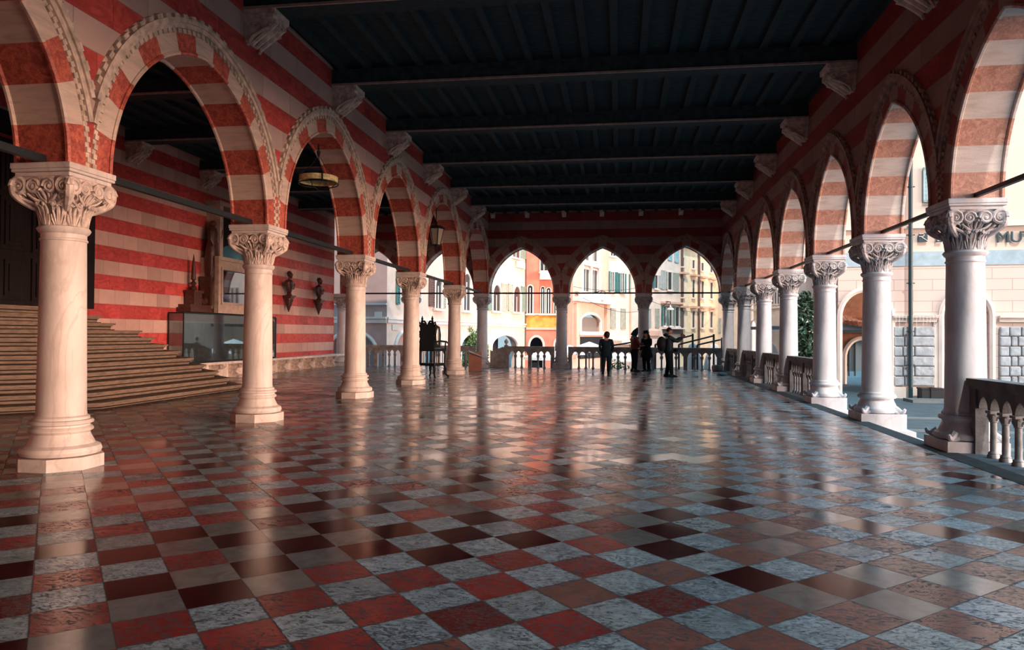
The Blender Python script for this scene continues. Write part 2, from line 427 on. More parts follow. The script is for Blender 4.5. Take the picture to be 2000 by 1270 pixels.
def edge(o):
    f = math_node(nt, 'FRACT', o); return math_node(nt, 'MINIMUM', f, math_node(nt, 'SUBTRACT', 1.0, f))
ed = math_node(nt, 'MINIMUM', edge(sp.outputs[0]), edge(sp.outputs[1]))
wob = noise(nt, P, 28, 4)
joint = math_node(nt, 'LESS_THAN', ed, math_node(nt, 'MULTIPLY', math_node(nt, 'MULTIPLY', wob, wob), math_node(nt, 'MULTIPLY_ADD', am.outputs['Fac'], 0.055, 0.018)))
pv = nt.nodes.new('ShaderNodeMapping'); pv.inputs['Rotation'].default_value = (0, 0, 0.5); pv.inputs['Scale'].default_value = (1, 2.0, 1); nt.links.new(P, pv.inputs[0])
n1 = noise(nt, pv.outputs[0], 15, 9, 1.6, 0.72)
pat = noise(nt, P, 2.2, 3)
thr = maprange(nt, pat, 0.35, 0.65, 0.49, 0.43)
pits = math_node(nt, 'MULTIPLY', math_node(nt, 'LESS_THAN', n1, thr), math_node(nt, 'GREATER_THAN', am.outputs['Fac'], 0.1))
n2 = noise(nt, P, 6, 6, 0.8)
sc = nt.nodes.new('ShaderNodeVectorMath'); sc.operation = 'SCALE'
nt.links.new(at.outputs['Color'], sc.inputs[0]); nt.links.new(maprange(nt, n2, 0.3, 0.7, 0.72, 1.25), sc.inputs['Scale'])
soft = maprange(nt, n1, 0.40, 0.58, 0.65, 0.0)
softm = math_node(nt, 'MULTIPLY', soft, am.outputs['Fac'])
c = mixrgb(nt, softm, sc.outputs[0], (0.06, 0.075, 0.085))
c = mixrgb(nt, math_node(nt, 'MULTIPLY', pits, 0.85), c, (0.022, 0.045, 0.06))
c = mixrgb(nt, math_node(nt, 'MULTIPLY', joint, 0.8), c, (0.02, 0.028, 0.034))
nt.links.new(c, b.inputs['Base Color'])
wear = maprange(nt, noise(nt, P, 0.9, 4), 0.35, 0.7, 0.0, 0.10)
rg = math_node(nt, 'ADD', math_node(nt, 'MULTIPLY_ADD', am.outputs['Fac'], 0.12, 0.11), wear)
rg = math_node(nt, 'ADD', rg, math_node(nt, 'MULTIPLY', math_node(nt, 'MAXIMUM', pits, joint), 0.35))
nt.links.new(rg, b.inputs['Roughness'])
b.inputs['Specular IOR Level'].default_value = 0.68
bh = math_node(nt, 'ADD', math_node(nt, 'MULTIPLY', n2, 0.25), math_node(nt, 'MULTIPLY', math_node(nt, 'MULTIPLY', n1, am.outputs['Fac']), 0.5))
bh = math_node(nt, 'SUBTRACT', bh, math_node(nt, 'MULTIPLY', math_node(nt, 'MAXIMUM', pits, joint), 0.3))
bp = nt.nodes.new('ShaderNodeBump'); bp.inputs['Strength'].default_value = 0.16; bp.inputs['Distance'].default_value = 0.008
nt.links.new(bh, bp.inputs['Height']); nt.links.new(bp.outputs[0], b.inputs['Normal'])
me.materials.append(m)
floor = bpy.data.objects.new('floor', me); COL.objects.link(floor); floor['kind'] = 'structure'
MB().box(XW - .6, X1F, Y0F, Y1F, -1.7, -0.004).build('trim_1', M['grey_stone'], kind='structure')      # terrace body under the tiles
MB().box(X1F, 4.62, Y0F, Y1F, -0.45, 0.004).build('trim_2', M['kerb'], kind='structure')              # grey kerb strip

MB().box(4.621, 5.16, YR[5], Y1F, -.45, 0.0).box(4.621, 5.16, Y0F, YR[3], -.45, 0.0).build('trim_3', M['rail_stone'], kind='structure')    # sill under the balustrades
# ------------------------------------------------------------------ arcades
def arch_pts(c, h, n=28, off=0.0):
    """Pointed arch from (-c,0) over (0,h) to (c,0); off pushes outwards. Returns (s, z)."""
    h = max(h, c * 1.0001)
    R = (c * c + h * h) / (2 * c)
    pts = []
    half = n // 2
    a1 = math.acos(max(-1, min(1, (R - c) / R)))
    a1o = math.acos(max(-1, min(1, (R - c) / (R + off))))
    for i in range(half + 1):
        a = a1o * i / half
        pts.append(((R - c) - (R + off) * math.cos(a), (R + off) * math.sin(a)))
    return pts + [(-x, z) for x, z in reversed(pts[:-1])]
def fn_y(x0, sign):            # arcade running along Y, interior face towards sign*x
    return lambda s, z, t: Vector((x0 + sign * t, s, z))
def fn_x(y0, sign):
    return lambda s, z, t: Vector((s, y0 + sign * t, z))

def arcade(wall_name, cols, apex, fn, matw, side_txt, group, ztop=ZC, first=0, two_sided=False, ring_m='voussoir', soff_m='voussoir', hood_m='moulding'):
    wallmb = MB()
    for bi in range(len(cols) - 1):
        a, b = cols[bi], cols[bi + 1]
        sm, s = (a + b) / 2, b - a
        c = s / 2 - HT; h = apex[bi] - ZS
        NV = 15; n = NV * 2 * 2
        inn = arch_pts(c, h, n); ext = arch_pts(c, h, n, HT)
        # spandrel of the wall above the ring
        prev = None
        P2 = [(-s / 2, 0.0)] + [(max(-s / 2, min(s / 2, x)), z) for x, z in ext] + [(s / 2, 0.0)]
        for (x1, z1), (x2, z2) in zip(P2[:-1], P2[1:]):
            if x2 - x1 < 1e-4: continue
            z1b, z2b = z1 + ZS, z2 + ZS
            q = [(x1 + sm, z1b), (x2 + sm, z2b), (x2 + sm, ztop), (x1 + sm, ztop)]
            o = [fn(p[0], p[1], t) for t in (-HT, HT) for p in q]
            wallmb.add(o, [(0, 1, 2, 3), (7, 6, 5, 4), (0, 4, 5, 1), (3, 2, 6, 7)])
        e = empty('marble_arch', fn(sm, ZS, 0), side_txt(bi + first), 'arch', group)
        M0 = Matrix.Translation(-e.location)
        ring = MB(); soff = MB()
        for k in range(NV):
            i0, i1 = k * 4, (k + 1) * 4
            tone = float(k % 2) 
            for i in range(i0, i1):
                pa, pb, pc, pd = inn[i], inn[i + 1], ext[i + 1], ext[i]
                pc = (max(-s/2, min(s/2, pc[0])), pc[1]); pd = (max(-s/2, min(s/2, pd[0])), pd[1])
                q = [M0 @ fn(p[0] + sm, p[1] + ZS, t) for t in (-HT, HT) for p in (pa, pb, pc, pd)]
                ring.add(q, [(0, 1, 2, 3), (7, 6, 5, 4), (2, 6, 7, 3)], tone + 0.0001)
                soff.add([q[0], q[1], q[5], q[4]], [(0, 1, 2, 3)], tone + 0.0001)
        for t in (-HT, HT):
            soff.tube([M0 @ fn(x + sm, z + ZS, t) for x, z in arch_pts(c - 0.012, h - 0.012, n)], 0.032, 6,
                      tones=[float((i // 4) % 2) + 0.0001 for i in range(n + 1)])
        ring.build('voussoir_ring', M[ring_m], e, weld=True)
        soff.build('soffit', M[soff_m], e, weld=True)
        # hood moulding with dentils, on the hall side (and outside where it shows)
        sides = (1, -1) if two_sided else (1,)
        band, teeth = MB(), MB()
        for sg in sides:
            o1 = arch_pts(c, h, 56, HT - 0.01); o2 = arch_pts(c, h, 56, HT + 0.06); o3 = arch_pts(c, h, 56, HT + 0.125)
            lim = s / 2 + 0.004
            for i in range(56):
                for A, B, t0, t1 in ((o1, o2, HT - .01, HT + .045), (o2, o3, HT - .01, HT + .075)):
                    pts = [A[i], A[i + 1], B[i + 1], B[i]]
                    if max(abs(p[0]) for p in pts) > lim: continue
                    q = [M0 @ fn(p[0] + sm, p[1] + ZS, sg * t) for t in (t0, t1) for p in pts]
                    band.add(q, [(0, 1, 2, 3), (7, 6, 5, 4), (0, 4, 5, 1), (2, 6, 7, 3), (0, 3, 7, 4), (1, 5, 6, 2)])
            for cnt, off, wd, dp, ln in ((124, HT - 0.045, 0.5, 0.028, 0.03), (76, HT + 0.150, 0.52, 0.055, 0.03)):
                A = arch_pts(c, h, cnt, off - ln); B = arch_pts(c, h, cnt, off + ln)
                for i in range(cnt):
                    pts = [A[i], A[i + 1], B[i + 1], B[i]]
                    if max(abs(p[0]) for p in pts) > lim: continue
                    q = [M0 @ fn(p[0] + sm, p[1] + ZS, sg * t) for t in (HT - .01, HT + (dp if i % 2 == 0 else .004)) for p in pts]
                    teeth.add(q, [(0, 1, 2, 3), (7, 6, 5, 4), (0, 4, 5, 1), (2, 6, 7, 3), (0, 3, 7, 4), (1, 5, 6, 2)])
        band.build('hood_moulding', M[hood_m], e, weld=True)
        teeth.build('dentil_strip', M[hood_m], e, weld=True)
    return wallmb

def nth(n): return ['first', 'second', 'third', 'fourth', 'fifth', 'sixth', 'seventh', 'eighth', 'ninth'][n]
la = [5.6, 5.62, 5.74, 5.95, 6.13, 6.30, 6.28]
wl = arcade('wall_left_arcade', YL, la, fn_y(XL, 1), M['arcade_long'],
            lambda i: ['red and cream striped arch of the left arcade, behind the photographer', 'red and cream striped arch cut by the left edge of the photo',
                       'big striped arch springing from the nearest left column', 'striped arch of the left arcade with the ring chandelier hanging in it',
                       'striped arch between third and fourth columns of the left arcade', 'striped arch of the left arcade with the lantern in it',
                       'farthest narrow striped arch of the left arcade'][i], 'arches of the left arcade')
wl.box(XL - HT, XL + HT, Y0F, YL[0], 3.5, ZC)
wl.build('wall_arcade_left', M['arcade_long'], kind='structure')
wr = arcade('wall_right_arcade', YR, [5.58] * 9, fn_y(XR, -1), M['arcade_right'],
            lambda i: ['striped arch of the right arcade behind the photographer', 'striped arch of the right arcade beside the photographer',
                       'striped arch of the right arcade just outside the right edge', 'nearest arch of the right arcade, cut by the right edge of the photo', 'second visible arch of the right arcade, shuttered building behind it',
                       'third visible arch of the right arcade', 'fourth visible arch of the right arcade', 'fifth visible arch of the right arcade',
                       'narrowest arch of the right arcade, at the far corner'][i], 'arches of the right arcade', ring_m='voussoir_shaded', soff_m='soffit_pale', hood_m='moulding_shaded')
wr.box(XR - HT, XR + HT, Y0F, YR[0], 3.5, ZC)
wr.build('wall_arcade_right', M['arcade_right'], kind='structure')
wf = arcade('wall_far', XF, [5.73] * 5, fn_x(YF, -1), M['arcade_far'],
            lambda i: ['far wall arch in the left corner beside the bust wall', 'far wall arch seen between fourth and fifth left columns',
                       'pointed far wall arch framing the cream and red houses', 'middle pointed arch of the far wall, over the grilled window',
                       'right pointed arch of the far wall, framing the yellow building'][i], 'arches of the far wall', ring_m='voussoir_shaded', soff_m='soffit_pale', hood_m='moulding_shaded')
wf.build('wall_far', M['arcade_far'], kind='structure')
# left wall with door recess, wall behind the photographer, ceiling
lw = MB()
lw.box(XW - .6, XW, Y0F, 12.9, -0.1, ZC).box(XW - .6, XW, 17.0, YF - .34, -0.1, ZC).box(XW - .6, XW, 12.9, 17.0, 6.2, ZC)
lw.build('wall_left', M['wall'], kind='structure')
MB().box(XW - 1.6, XR + .4, Y0F - .5, Y0F - .001, -0.1, ZC).build('wall_near', M['wall'], kind='structure')
MB().box(XW - 1.9, XR + .36, Y0F - .5, YF + .36, ZC + .02, ZC + 0.5).build('ceiling', M['wood'], kind='structure')
ceil = bpy.data.objects['ceiling']
jo = 0
for k in range(33):
    x = XW + 0.3 + k * 0.585
    if x > XR - .3: break
    if abs(x - XL) < 0.42: continue
    MB().box(x - .07, x + .07, Y0F, YF - .34, ZC - 0.10, ZC + .019).build('joist', M['highlight_strip' if False else 'wood'], ceil)
BEAM_Y = [-0.0, 3.75, 7.5, 11.25, 15.0, 18.7, 22.4, 26.2, 29.93]
def beam(x0, x1, y, label, group):
    e = empty('ceiling_beam', ((x0 + x1) / 2, y, 6.98), label, 'beam', group)
    h = (x1 - x0) / 2
    MB().box(-h, h, 0, 0.42, 0.0, 0.34).build('timber', M['wood'], e)
    MB().box(-h, h, -0.035, 0.0, -0.012, 0.03).build('edge_highlight', M['highlight_strip'], e)  # thin pale strip added as a painted edge highlight
for k, y in enumerate(BEAM_Y):
    n_ = ['nearest, overhead', 'second', 'third', 'fourth', 'fifth', 'sixth', 'seventh', 'eighth', 'last, close to the far wall']
    beam(XL + HT - .02, XR - HT + .02, y, 'dark timber ceiling beam across the main hall, %s from the camera' % n_[k] if k < 8 else 'dark timber ceiling beam across the main hall, closest to the far wall', 'beams of the main hall')
    beam(XW - .02, XL - HT + .02, y, ('dark timber beam over the left aisle, %s from the camera' % n_[k]) if k < 8 else 'dark timber beam over the left aisle, closest to the far wall', 'beams of the left aisle')

# carved corbels under the beams
def corbel_mesh():
    mb = MB()
    # local: projects +x from wall, along y
    mb.box(-.02, .56, -.27, .27, -.10, 0.0).box(-.02, .52, -.24, .24, -.15, -.10)
    prof = [(0, -.50), (.08, -.48), (.20, -.40), (.36, -.34), (.46, -.25), (.50, -.15), (0, -.15)]
    mb.prism(prof, -.2, .2, lambda a, b, t: Vector((a, t, b)))
    for sy in (-1, 1):
        for (cx, cz, r) in ((.40, -.24, .075), (.20, -.25, .075)):
            sp = [(cx + r * (1 - q / 14) * math.cos(q * .8), sy * .205, cz + r * (1 - q / 14) * math.sin(q * .8)) for q in range(13)]
            mb.tube(sp, .022, 5)
        mb.tube([(.05, sy * .2, -.58), (.14, sy * .21, -.44), (.32, sy * .21, -.34), (.44, sy * .21, -.30)], .028, 5)
    for yy in (-.14, 0, .14):
        mb.tube([(.10, yy, -.54), (.26, yy, -.41), (.42, yy, -.30), (.51, yy, -.22), (.50, yy, -.17)], [.035, .045, .045, .04, .02], 6)
        sp = [(.53 - .0 * q, yy + .055 * (1 - q / 14) * math.cos(q * .8), -.22 + .055 * (1 - q / 14) * math.sin(q * .8)) for q in range(12)]
        mb.tube(sp, .016, 5)
    return mb
cb_proto = corbel_mesh().build('ceiling_corbel', M['carved'], smooth=True)
def place_corbel(x, y, rz, label, group, first=[True]):
    o = cb_proto if first[0] else cb_proto.copy()
    if not first[0]: COL.objects.link(o)
    first[0] = False
    o.location = (x, y, 6.975); o.rotation_euler = (0, 0, rz); tag(o, label, 'corbel', group)
OR = ['nearest', 'second', 'third', 'fourth', 'fifth', 'sixth']
for k, y in enumerate(BEAM_Y[3:]):
    place_corbel(XL + HT, y + .25, 0, 'carved stone corbel at the wall top above the left arcade, %s from the camera' % OR[k], 'corbels over the left arcade')
    place_corbel(XR - HT, y + .25, PI, 'carved stone corbel in shadow at the top of the right arcade, %s from the camera' % OR[k], 'corbels over the right arcade')
for k, y in enumerate(BEAM_Y[5:8]):
    place_corbel(XW, y + .25, 0, 'dim carved corbel high on the left banded wall, %s from the camera' % OR[k], 'corbels on the left wall')
for k, x in enumerate([-6.0, -4.36, -2.62, -.86, .93, 2.73]):
    o = MB().box(-.11, .11, -.16, .02, -.02, .13).prism([(.0, -.16), (-.16, -.02), (.0, -.02)], -.10, .10, lambda a, b, t: Vector((t, a, b))).build('beam_bracket', M['stone'])
    o.location = (x, YF - HT, 7.27); tag(o, 'small pale stone bracket at the top of the far wall, %s from the left' % OR[k], 'bracket', 'brackets on the far wall')

# ------------------------------------------------------------------ columns
def capital_parts(root, z0, ztop, a, cm='carved', am='stone'):
    """Carved capital from the astragal z0 to the abacus top ztop (half width a)."""
    H = ztop - z0
    zb = ztop - 0.155
    bell = MB()
    bell.lathe([(.235, z0), (.24, z0 + .03), (.245, z0 + .18), (.27, z0 + .32), (.32, z0 + .46), (.36, zb)], 24)
    Z = lambda d, r, z: d * r + Vector((0, 0, z0 + z))
    # lower row: upright leaf stalks that part into pairs of small scrolls
    for k in range(10):
        t = 2 * PI * k / 10 + .15
        d = Vector((math.cos(t), math.sin(t), 0)); s = Vector((-d.y, d.x, 0))
        bell.vine([Z(d, .235, .02), Z(d, .245, .10), Z(d, .262, .18), Z(d, .300, .235), Z(d, .325, .225)], [.022, .024, .022, .018, .008], 6)
        for sg in (-1, 1):
            bell.vine([Z(d, .238, .02) + s * sg * .018, Z(d, .248, .10) + s * sg * .036, Z(d, .268, .18) + s * sg * .052, Z(d, .300, .25) + s * sg * .052], [.014, .016, .015, .010], 5)
            bell.vine([Z(d, .236, .02) + s * sg * .040, Z(d, .246, .08) + s * sg * .062, Z(d, .262, .14) + s * sg * .072], [.010, .013, .006], 5)
            c = Z(d, .305, .255) + s * sg * .045
            bell.tube([c + s * sg * .040 * (1 - q / 14) * math.cos(q * .7) + Vector((0, 0, .040 * (1 - q / 14) * math.sin(q * .7))) + d * q * .0018 for q in range(12)], .0115, 5)
            bell.ball(c + d * .012, .020, 5)
    # upper row: broad leaves turning outwards below the scrolls
    for k in range(8):
        t = 2 * PI * k / 8
        d = Vector((math.cos(t), math.sin(t), 0)); s = Vector((-d.y, d.x, 0))
        ro = .03 if k % 2 else 0
        bell.vine([Z(d, .265, .27), Z(d, .295, .33), Z(d, .345 + ro, .39), Z(d, .385 + ro, .405), Z(d, .395 + ro, .385)], [.018, .020, .020, .016, .008], 6)
        for sg in (-1, 1):
            bell.vine([Z(d, .268, .28) + s * sg * .03, Z(d, .298, .34) + s * sg * .055, Z(d, .345 + ro, .395) + s * sg * .06, Z(d, .375 + ro, .40) + s * sg * .045], [.014, .017, .015, .008], 5)
            bell.vine([Z(d, .270, .29) + s * sg * .06, Z(d, .300, .35) + s * sg * .092, Z(d, .338 + ro, .405) + s * sg * .10], [.012, .015, .008], 5)
    bell.build('bell', M[cm], root, smooth=True)
    vol = MB()
    zc = zb - .115; R = .108
    for q4 in range(4):
        Rm = Matrix.Rotation(q4 * PI / 2, 3, 'Z')
        fdist = a - .035
        for sg in (-1, 1):
            for (cx, r, w_, ph) in ((sg * (a - .10), R, .030, 0), (sg * .105, R * .80, .024, PI)):
                pts = []
                for q in range(22):
                    ang = q * .62; rr = r * (1 - q / 24)
                    pts.append(Rm @ Vector((cx + sg * rr * math.cos(ang) * (1 if ph == 0 else -1), -fdist - .012, zc + rr * math.sin(ang))))
                vol.tube(pts, [w_ * (1 - q / 40) for q in range(22)], 6)
                vol.ball(Rm @ Vector((cx, -fdist, zc)), .036, 6)
                vol.lathe([(r * .93, -.02), (r * .93, .02)], 14, Rm @ Vector((cx, -fdist + .025, zc)), Rm @ Matrix.Rotation(PI / 2, 3, 'X'))
            # scroll stem down to the bell
            vol.vine([Rm @ Vector(p) for p in ((sg * (a - .01), -fdist + .01, zc - .01), (sg * (a - .05), -fdist + .015, zc - .10), (sg * .23, -fdist + .05, zc - .155), (sg * .13, -fdist + .08, zc - .20), (sg * .06, -.26, zc - .28))], [.018, .022, .022, .020, .010], 6)
            vol.vine([Rm @ Vector(p) for p in ((sg * .19, -fdist + .01, zc - .08), (sg * .12, -fdist + .03, zc - .14), (sg * .03, -fdist + .06, zc - .17))], [.012, .018, .010], 5)
            for q in range(5):
                an = -.4 - q * .55
                vol.vine([Rm @ Vector((sg * (a - .10) + sg * .085 * math.cos(an), -fdist - .01, zc + .085 * math.sin(an))), Rm @ Vector((sg * (a - .10) + sg * .135 * math.cos(an - .15), -fdist + .01, zc + .135 * math.sin(an - .15)))], [.012, .006], 4, 2)
        # corner scroll seen edge-on
        cpt = Rm @ Vector((a - .045, -a + .045, 0))
        vol.vine([cpt * .55 + Vector((0, 0, zc - .24)), cpt * .80 + Vector((0, 0, zc - .17)), cpt * 1.0 + Vector((0, 0, zc - .09)), cpt * 1.04 + Vector((0, 0, zc)), cpt * .98 + Vector((0, 0, zc + .09))], [.03, .045, .05, .05, .045], 8)
        vol.box(-a + .05, a - .05, -a + .06, -a + .12, zc - .05, zb, M=Rm)
    vol.build('volutes', M[cm], root, smooth=True)
    ab = MB()
    ab.box(-a + .035, a - .035, -a + .035, a - .035, zb, zb + .05)
    ab.box(-a + .008, a - .008, -a + .008, a - .008, zb + .05, zb + .085)
    ab.box(-a, a, -a, a, zb + .085, ztop)
    o = ab.build('abacus', M[am], root)
    bv = o.modifiers.new('bevel', 'BEVEL'); bv.width = .01; bv.segments = 2
    # pier block above, up to where the arches spring
def shaft_profile(r0, r1, zb, zt):
    return [(r0 + .035, zb), (r0 + .035, zb + .03), (r0 + .005, zb + .05), (r0, zb + .1)] + [(r0 + (r1 - r0) * t, zb + .1 + (zt - .14 - zb - .1) * t) for t in (.25, .5, .75, 1.0)] + \
           [(r1 + .012, zt - .135), (r1 + .015, zt - .115), (r1 + .002, zt - .105), (r1 + .002, zt - .055), (r1 + .014, zt - .045), (r1 + .03, zt - .03), (r1 + .045, zt), (r1 + .03, zt + .025), (r1, zt + .035)]
def left_column(loc, label, group):
    e = empty('marble_column', loc, label, 'column', group)
    pl = MB().lathe([(.43 / math.cos(PI / 8) , 0), (.43 / math.cos(PI / 8), .145)], 8, ph=PI / 8)
    pl.build('plinth', M['stone'], e)
    MB().lathe([(.36, .145), (.415, .16), (.43, .20), (.415, .245), (.375, .265), (.355, .275), (.345, .30), (.315, .36), (.300, .40), (.315, .42), (.335, .43), (.338, .45), (.318, .475), (.30, .48), (.300, .50), (.335, .515), (.34, .535), (.325, .555), (.27, .56)], 40).build('base', M['stone'], e, smooth=True)
    MB().lathe(shaft_profile(.262, .238, .56, 2.80), 40).build('shaft', M['stone'], e, smooth=True)
    capital_parts(e, 2.815, ZS, .385)
    return e
def right_column(loc, label, group, square=True):
    e = empty('marble_column', loc, label, 'column', group)
    MB().box(-.40, .40, -.40, .40, -.16, .15).build('plinth', M['stone_white'], e)
    bs = MB().lathe([(.36, .15), (.395, .165), (.405, .20), (.39, .24), (.35, .26), (.335, .29), (.305, .36), (.29, .40), (.30, .42), (.335, .43), (.345, .46), (.33, .495), (.27, .50)], 40)
    bs.build('base', M['stone_white'], e, smooth=True)
    for sx in (-1, 1):
        for sy in (-1, 1):
            d = Vector((sx, sy, 0)).normalized(); s = Vector((-d.y, d.x, 0))
            sp = MB()
            sp.tube([d * .36 + Vector((0, 0, .24)), d * .42 + Vector((0, 0, .21)), d * .47 + Vector((0, 0, .185)), d * .515 + Vector((0, 0, .20)), d * .53 + Vector((0, 0, .235)), d * .515 + Vector((0, 0, .25))], [.06, .05, .04, .035, .028, .015], 8)
            sp.tube([d * .38 + s * .07 + Vector((0, 0, .19)), d * .45 + Vector((0, 0, .165)), d * .38 - s * .07 + Vector((0, 0, .19))], .03, 6)
            sp.build('corner_spur', M['stone_white'], e, smooth=True)
    MB().lathe(shaft_profile(.268, .242, .50, 2.80), 40).build('shaft', M['stone_white'], e, smooth=True)
    capital_parts(e, 2.815, ZS, .385, 'carved_white', 'stone_white')
    MB().box(-.26, .52, -.52, .52, -.45, -.161).box(-.26, .66, -.60, .60, -.452, -.30).build('pedestal', M['stone_white'], e)
    return e
lc = left_column((0, 0, 0), 'x', 'x'); rc = right_column((0, 0, 0), 'x', 'x')
used = {'l': False, 'r': False}
def put(kind, loc, label, group):
    proto = lc if kind == 'l' else rc
    o = proto if not used[kind] else copy_tree(proto)
    used[kind] = True
    o.location = loc; tag(o, label, 'column', group)
LL = ['marble column of the left arcade behind the photographer', 'marble column of the left arcade just outside the left edge', 'big warm lit marble column nearest the camera on the left, octagonal plinth',
      'second column of the left arcade, in front of the framed monument', 'third column of the left arcade, right of the wall busts',
      'fourth column of the left arcade, left of the black throne', 'fifth column of the left arcade, right of the black throne']
for k in range(7): put('l', (XL, YL[k], 0), LL[k], 'columns of the left arcade')
LR = ['right arcade column far behind the photographer', 'right arcade column behind the photographer', 'right arcade column just outside the right edge', 'shaded marble column nearest the camera on the right, beside the balustrade',
      'bright white column of the right arcade standing free, second from the right edge', 'third column of the right arcade from the camera, where the balustrade starts',
      'fourth column of the right arcade from the camera', 'fifth column of the right arcade from the camera', 'sixth column of the right arcade from the camera', 'corner column where right arcade meets far wall']
for k in range(10): put('r', (XR, YR[k], 0), LR[k], 'columns of the right arcade')
LF = ['column at the left end of the far wall, touching the bust wall', 'far wall column half hidden behind the fourth left column', 'corner column where left arcade meets far wall',
      'left free column of the far wall, in front of the red house', 'right free column of the far wall, behind the two chatting people']
for k in range(5): put('r', (XF[k], YF, 0), LF[k], 'columns of the far wall')

# ------------------------------------------------------------------ iron tie rods
def rod(p, q, r, label, group):
    c = (Vector(p) + Vector(q)) / 2
    d = (Vector(q) - Vector(p)) / 2
    u = Vector((0, 0, 1)); s = d.normalized().cross(u)
    mb = MB()
    vsx = [e_ + s * a_ * r + u * b_ * r for e_ in (-d, d) for a_, b_ in ((-1, -1), (1, -1), (1, 1), (-1, 1))]
    mb.add(vsx, [(0, 1, 2, 3), (7, 6, 5, 4), (0, 4, 5, 1), (1, 5, 6, 2), (2, 6, 7, 3), (3, 7, 4, 0)])
    o = mb.build('tie_rod', M['iron']); o.location = c
    tag(o, label, 'tie rod', group)
for k in range(1, 7):
    rod((XL, YL[k] + .2, ZS + .045), (XL, YL[k + 1] - .2, ZS + .045), .042, 'black iron tie rod across the %s arch of the left arcade' % ['', 'edge-cut', 'biggest', 'chandelier', 'middle', 'lantern', 'farthest'][k], 'tie rods of the left arcade')
for k in range(2, 9):
    rod((XR, YR[k] + .2, ZS + .045), (XR, YR[k + 1] - .2, ZS + .045), .03, 'black iron tie rod across the right arcade, arch %s from the camera' % ['', '', 'first', 'second', 'third', 'fourth', 'fifth', 'sixth', 'seventh and last'][k], 'tie rods of the right arcade')
for k in range(5):
    rod((XF[k] + .2, YF, ZS + .03), (XF[k + 1] - .2, YF, ZS + .03), .035, 'thin black tie rod across the far wall arch, %s from the left' % OR[k], 'tie rods of the far wall')

# ------------------------------------------------------------------ balustrades
def balustrade(s0, s1, fn, label, group, loc, z_rail=1.03, npier=3, rm='rail_stone'):
    e = empty('balustrade', loc, label, 'balustrade', group)
    off = Vector(loc)
    F = lambda s, z, t: fn(s, z, t) - off
    L = s1 - s0; pw = .17
    MB().prism([(s0, z_rail - .09), (s1, z_rail - .09), (s1, z_rail), (s0, z_rail)], -.13, .13, F).prism([(s0, z_rail - .14), (s1, z_rail - .14), (s1, z_rail - .09), (s0, z_rail - .09)], -.10, .10, F).build('rail', M[rm], e)
    centers = [s0 + pw / 2 + (L - pw) * i / (npier - 1) for i in range(npier)]
    for c in centers:
        MB().prism([(c - pw / 2, .0), (c + pw / 2, .0), (c + pw / 2, z_rail - .141), (c - pw / 2, z_rail - .141)], -.085, .085, F).build('pier', M[rm], e)
    bal = []
    for i in range(npier - 1):
        trac = MB()
        a, b = centers[i] + pw / 2, centers[i + 1] - pw / 2
        n = max(2, round((b - a) / .30)); st = (b - a) / n
        for k in range(n):
            m_ = a + (k + .5) * st
            w_ = st / 2 - .035
            ap = arch_pts(w_, .17, 10)
            base_z = z_rail - .141 - .26
            P_ = [(m_ - st / 2, base_z)] + [(m_ + x, base_z + z) for x, z in ap] + [(m_ + st / 2, base_z)]
            for (x1, z1), (x2, z2) in zip(P_[:-1], P_[1:]):
                if x2 - x1 < 1e-5: continue
                trac.prism([(x1, z1), (x2, z2), (x2, z_rail - .141), (x1, z_rail - .141)], -.055, .055, F)
            if k: bal.append(a + k * st)
        trac.build('tracery', M[rm], e, weld=True)
    global BAL
    for s in bal:
        p = F(s, 0, 0)
        o = bpy.data.objects.new('baluster', BAL); COL.objects.link(o); o.parent = e
        o.location = p; o.scale = (1, 1, (z_rail - .141 - .24) / .65)
    return e
bm_ = MB().lathe([(.075, 0), (.075, .03), (.06, .05), (.065, .065), (.045, .085), (.042, .09), (.040, .46), (.042, .47), (.055, .48), (.045, .49), (.05, .52), (.068, .56), (.072, .585), (.06, .59)], 12).box(-.07, .07, -.07, .07, .59, .625)
for k in range(6):
    t = k * PI / 3; bm_.tube([(.045 * math.cos(t), .045 * math.sin(t), .495), (.06 * math.cos(t), .06 * math.sin(t), .54), (.078 * math.cos(t), .078 * math.sin(t), .56)], [.012, .016, .008], 5)
tmp = bm_.build('baluster_shape', M['grey_stone'], smooth=True); BAL = tmp.data; bpy.data.objects.remove(tmp)
BR = [(0, 'behind the photographer'), (1, 'beside the photographer'), (2, 'beside the nearest right column, cut by the photo edge')]
for k, t_ in BR[1:]:
    balustrade(YR[k] + .27, YR[k + 1] - .27, fn_y(XR + .02, 1), 'dark stone balustrade ' + t_, 'balustrades of the right arcade', (XR, (YR[k] + YR[k + 1]) / 2, 0), npier=2 if k else 3)
for k, t_ in ((5, 'between third and fourth right columns'), (6, 'between fourth and fifth right columns'), (7, 'between fifth and sixth right columns'), (8, 'at the far end of the right arcade')):
    balustrade(YR[k] + .30, YR[k + 1] - .30, fn_y(XR + .02, 1), 'stone balustrade ' + t_, 'balustrades of the right arcade', (XR, (YR[k] + YR[k + 1]) / 2, 0))
for k, t_ in ((0, 'in the left corner, behind the third left column'), (1, 'seen behind the throne and fifth left column'), (3, 'behind the person looking left'), (4, 'behind the man taking a photo')):
    balustrade(XF[k] + .33, XF[k + 1] - .33, fn_x(YF, 1), 'far stone balustrade ' + t_, 'balustrades of the far wall', ((XF[k] + XF[k + 1]) / 2, YF, 0), rm='grey_stone')
balustrade(XF[2] + 1.15, XF[3] - .33, fn_x(YF, 1), 'far stone balustrade between finial post and the left free column', 'balustrades of the far wall', ((XF[2] + XF[3]) / 2 + .4, YF, 0), rm='grey_stone')
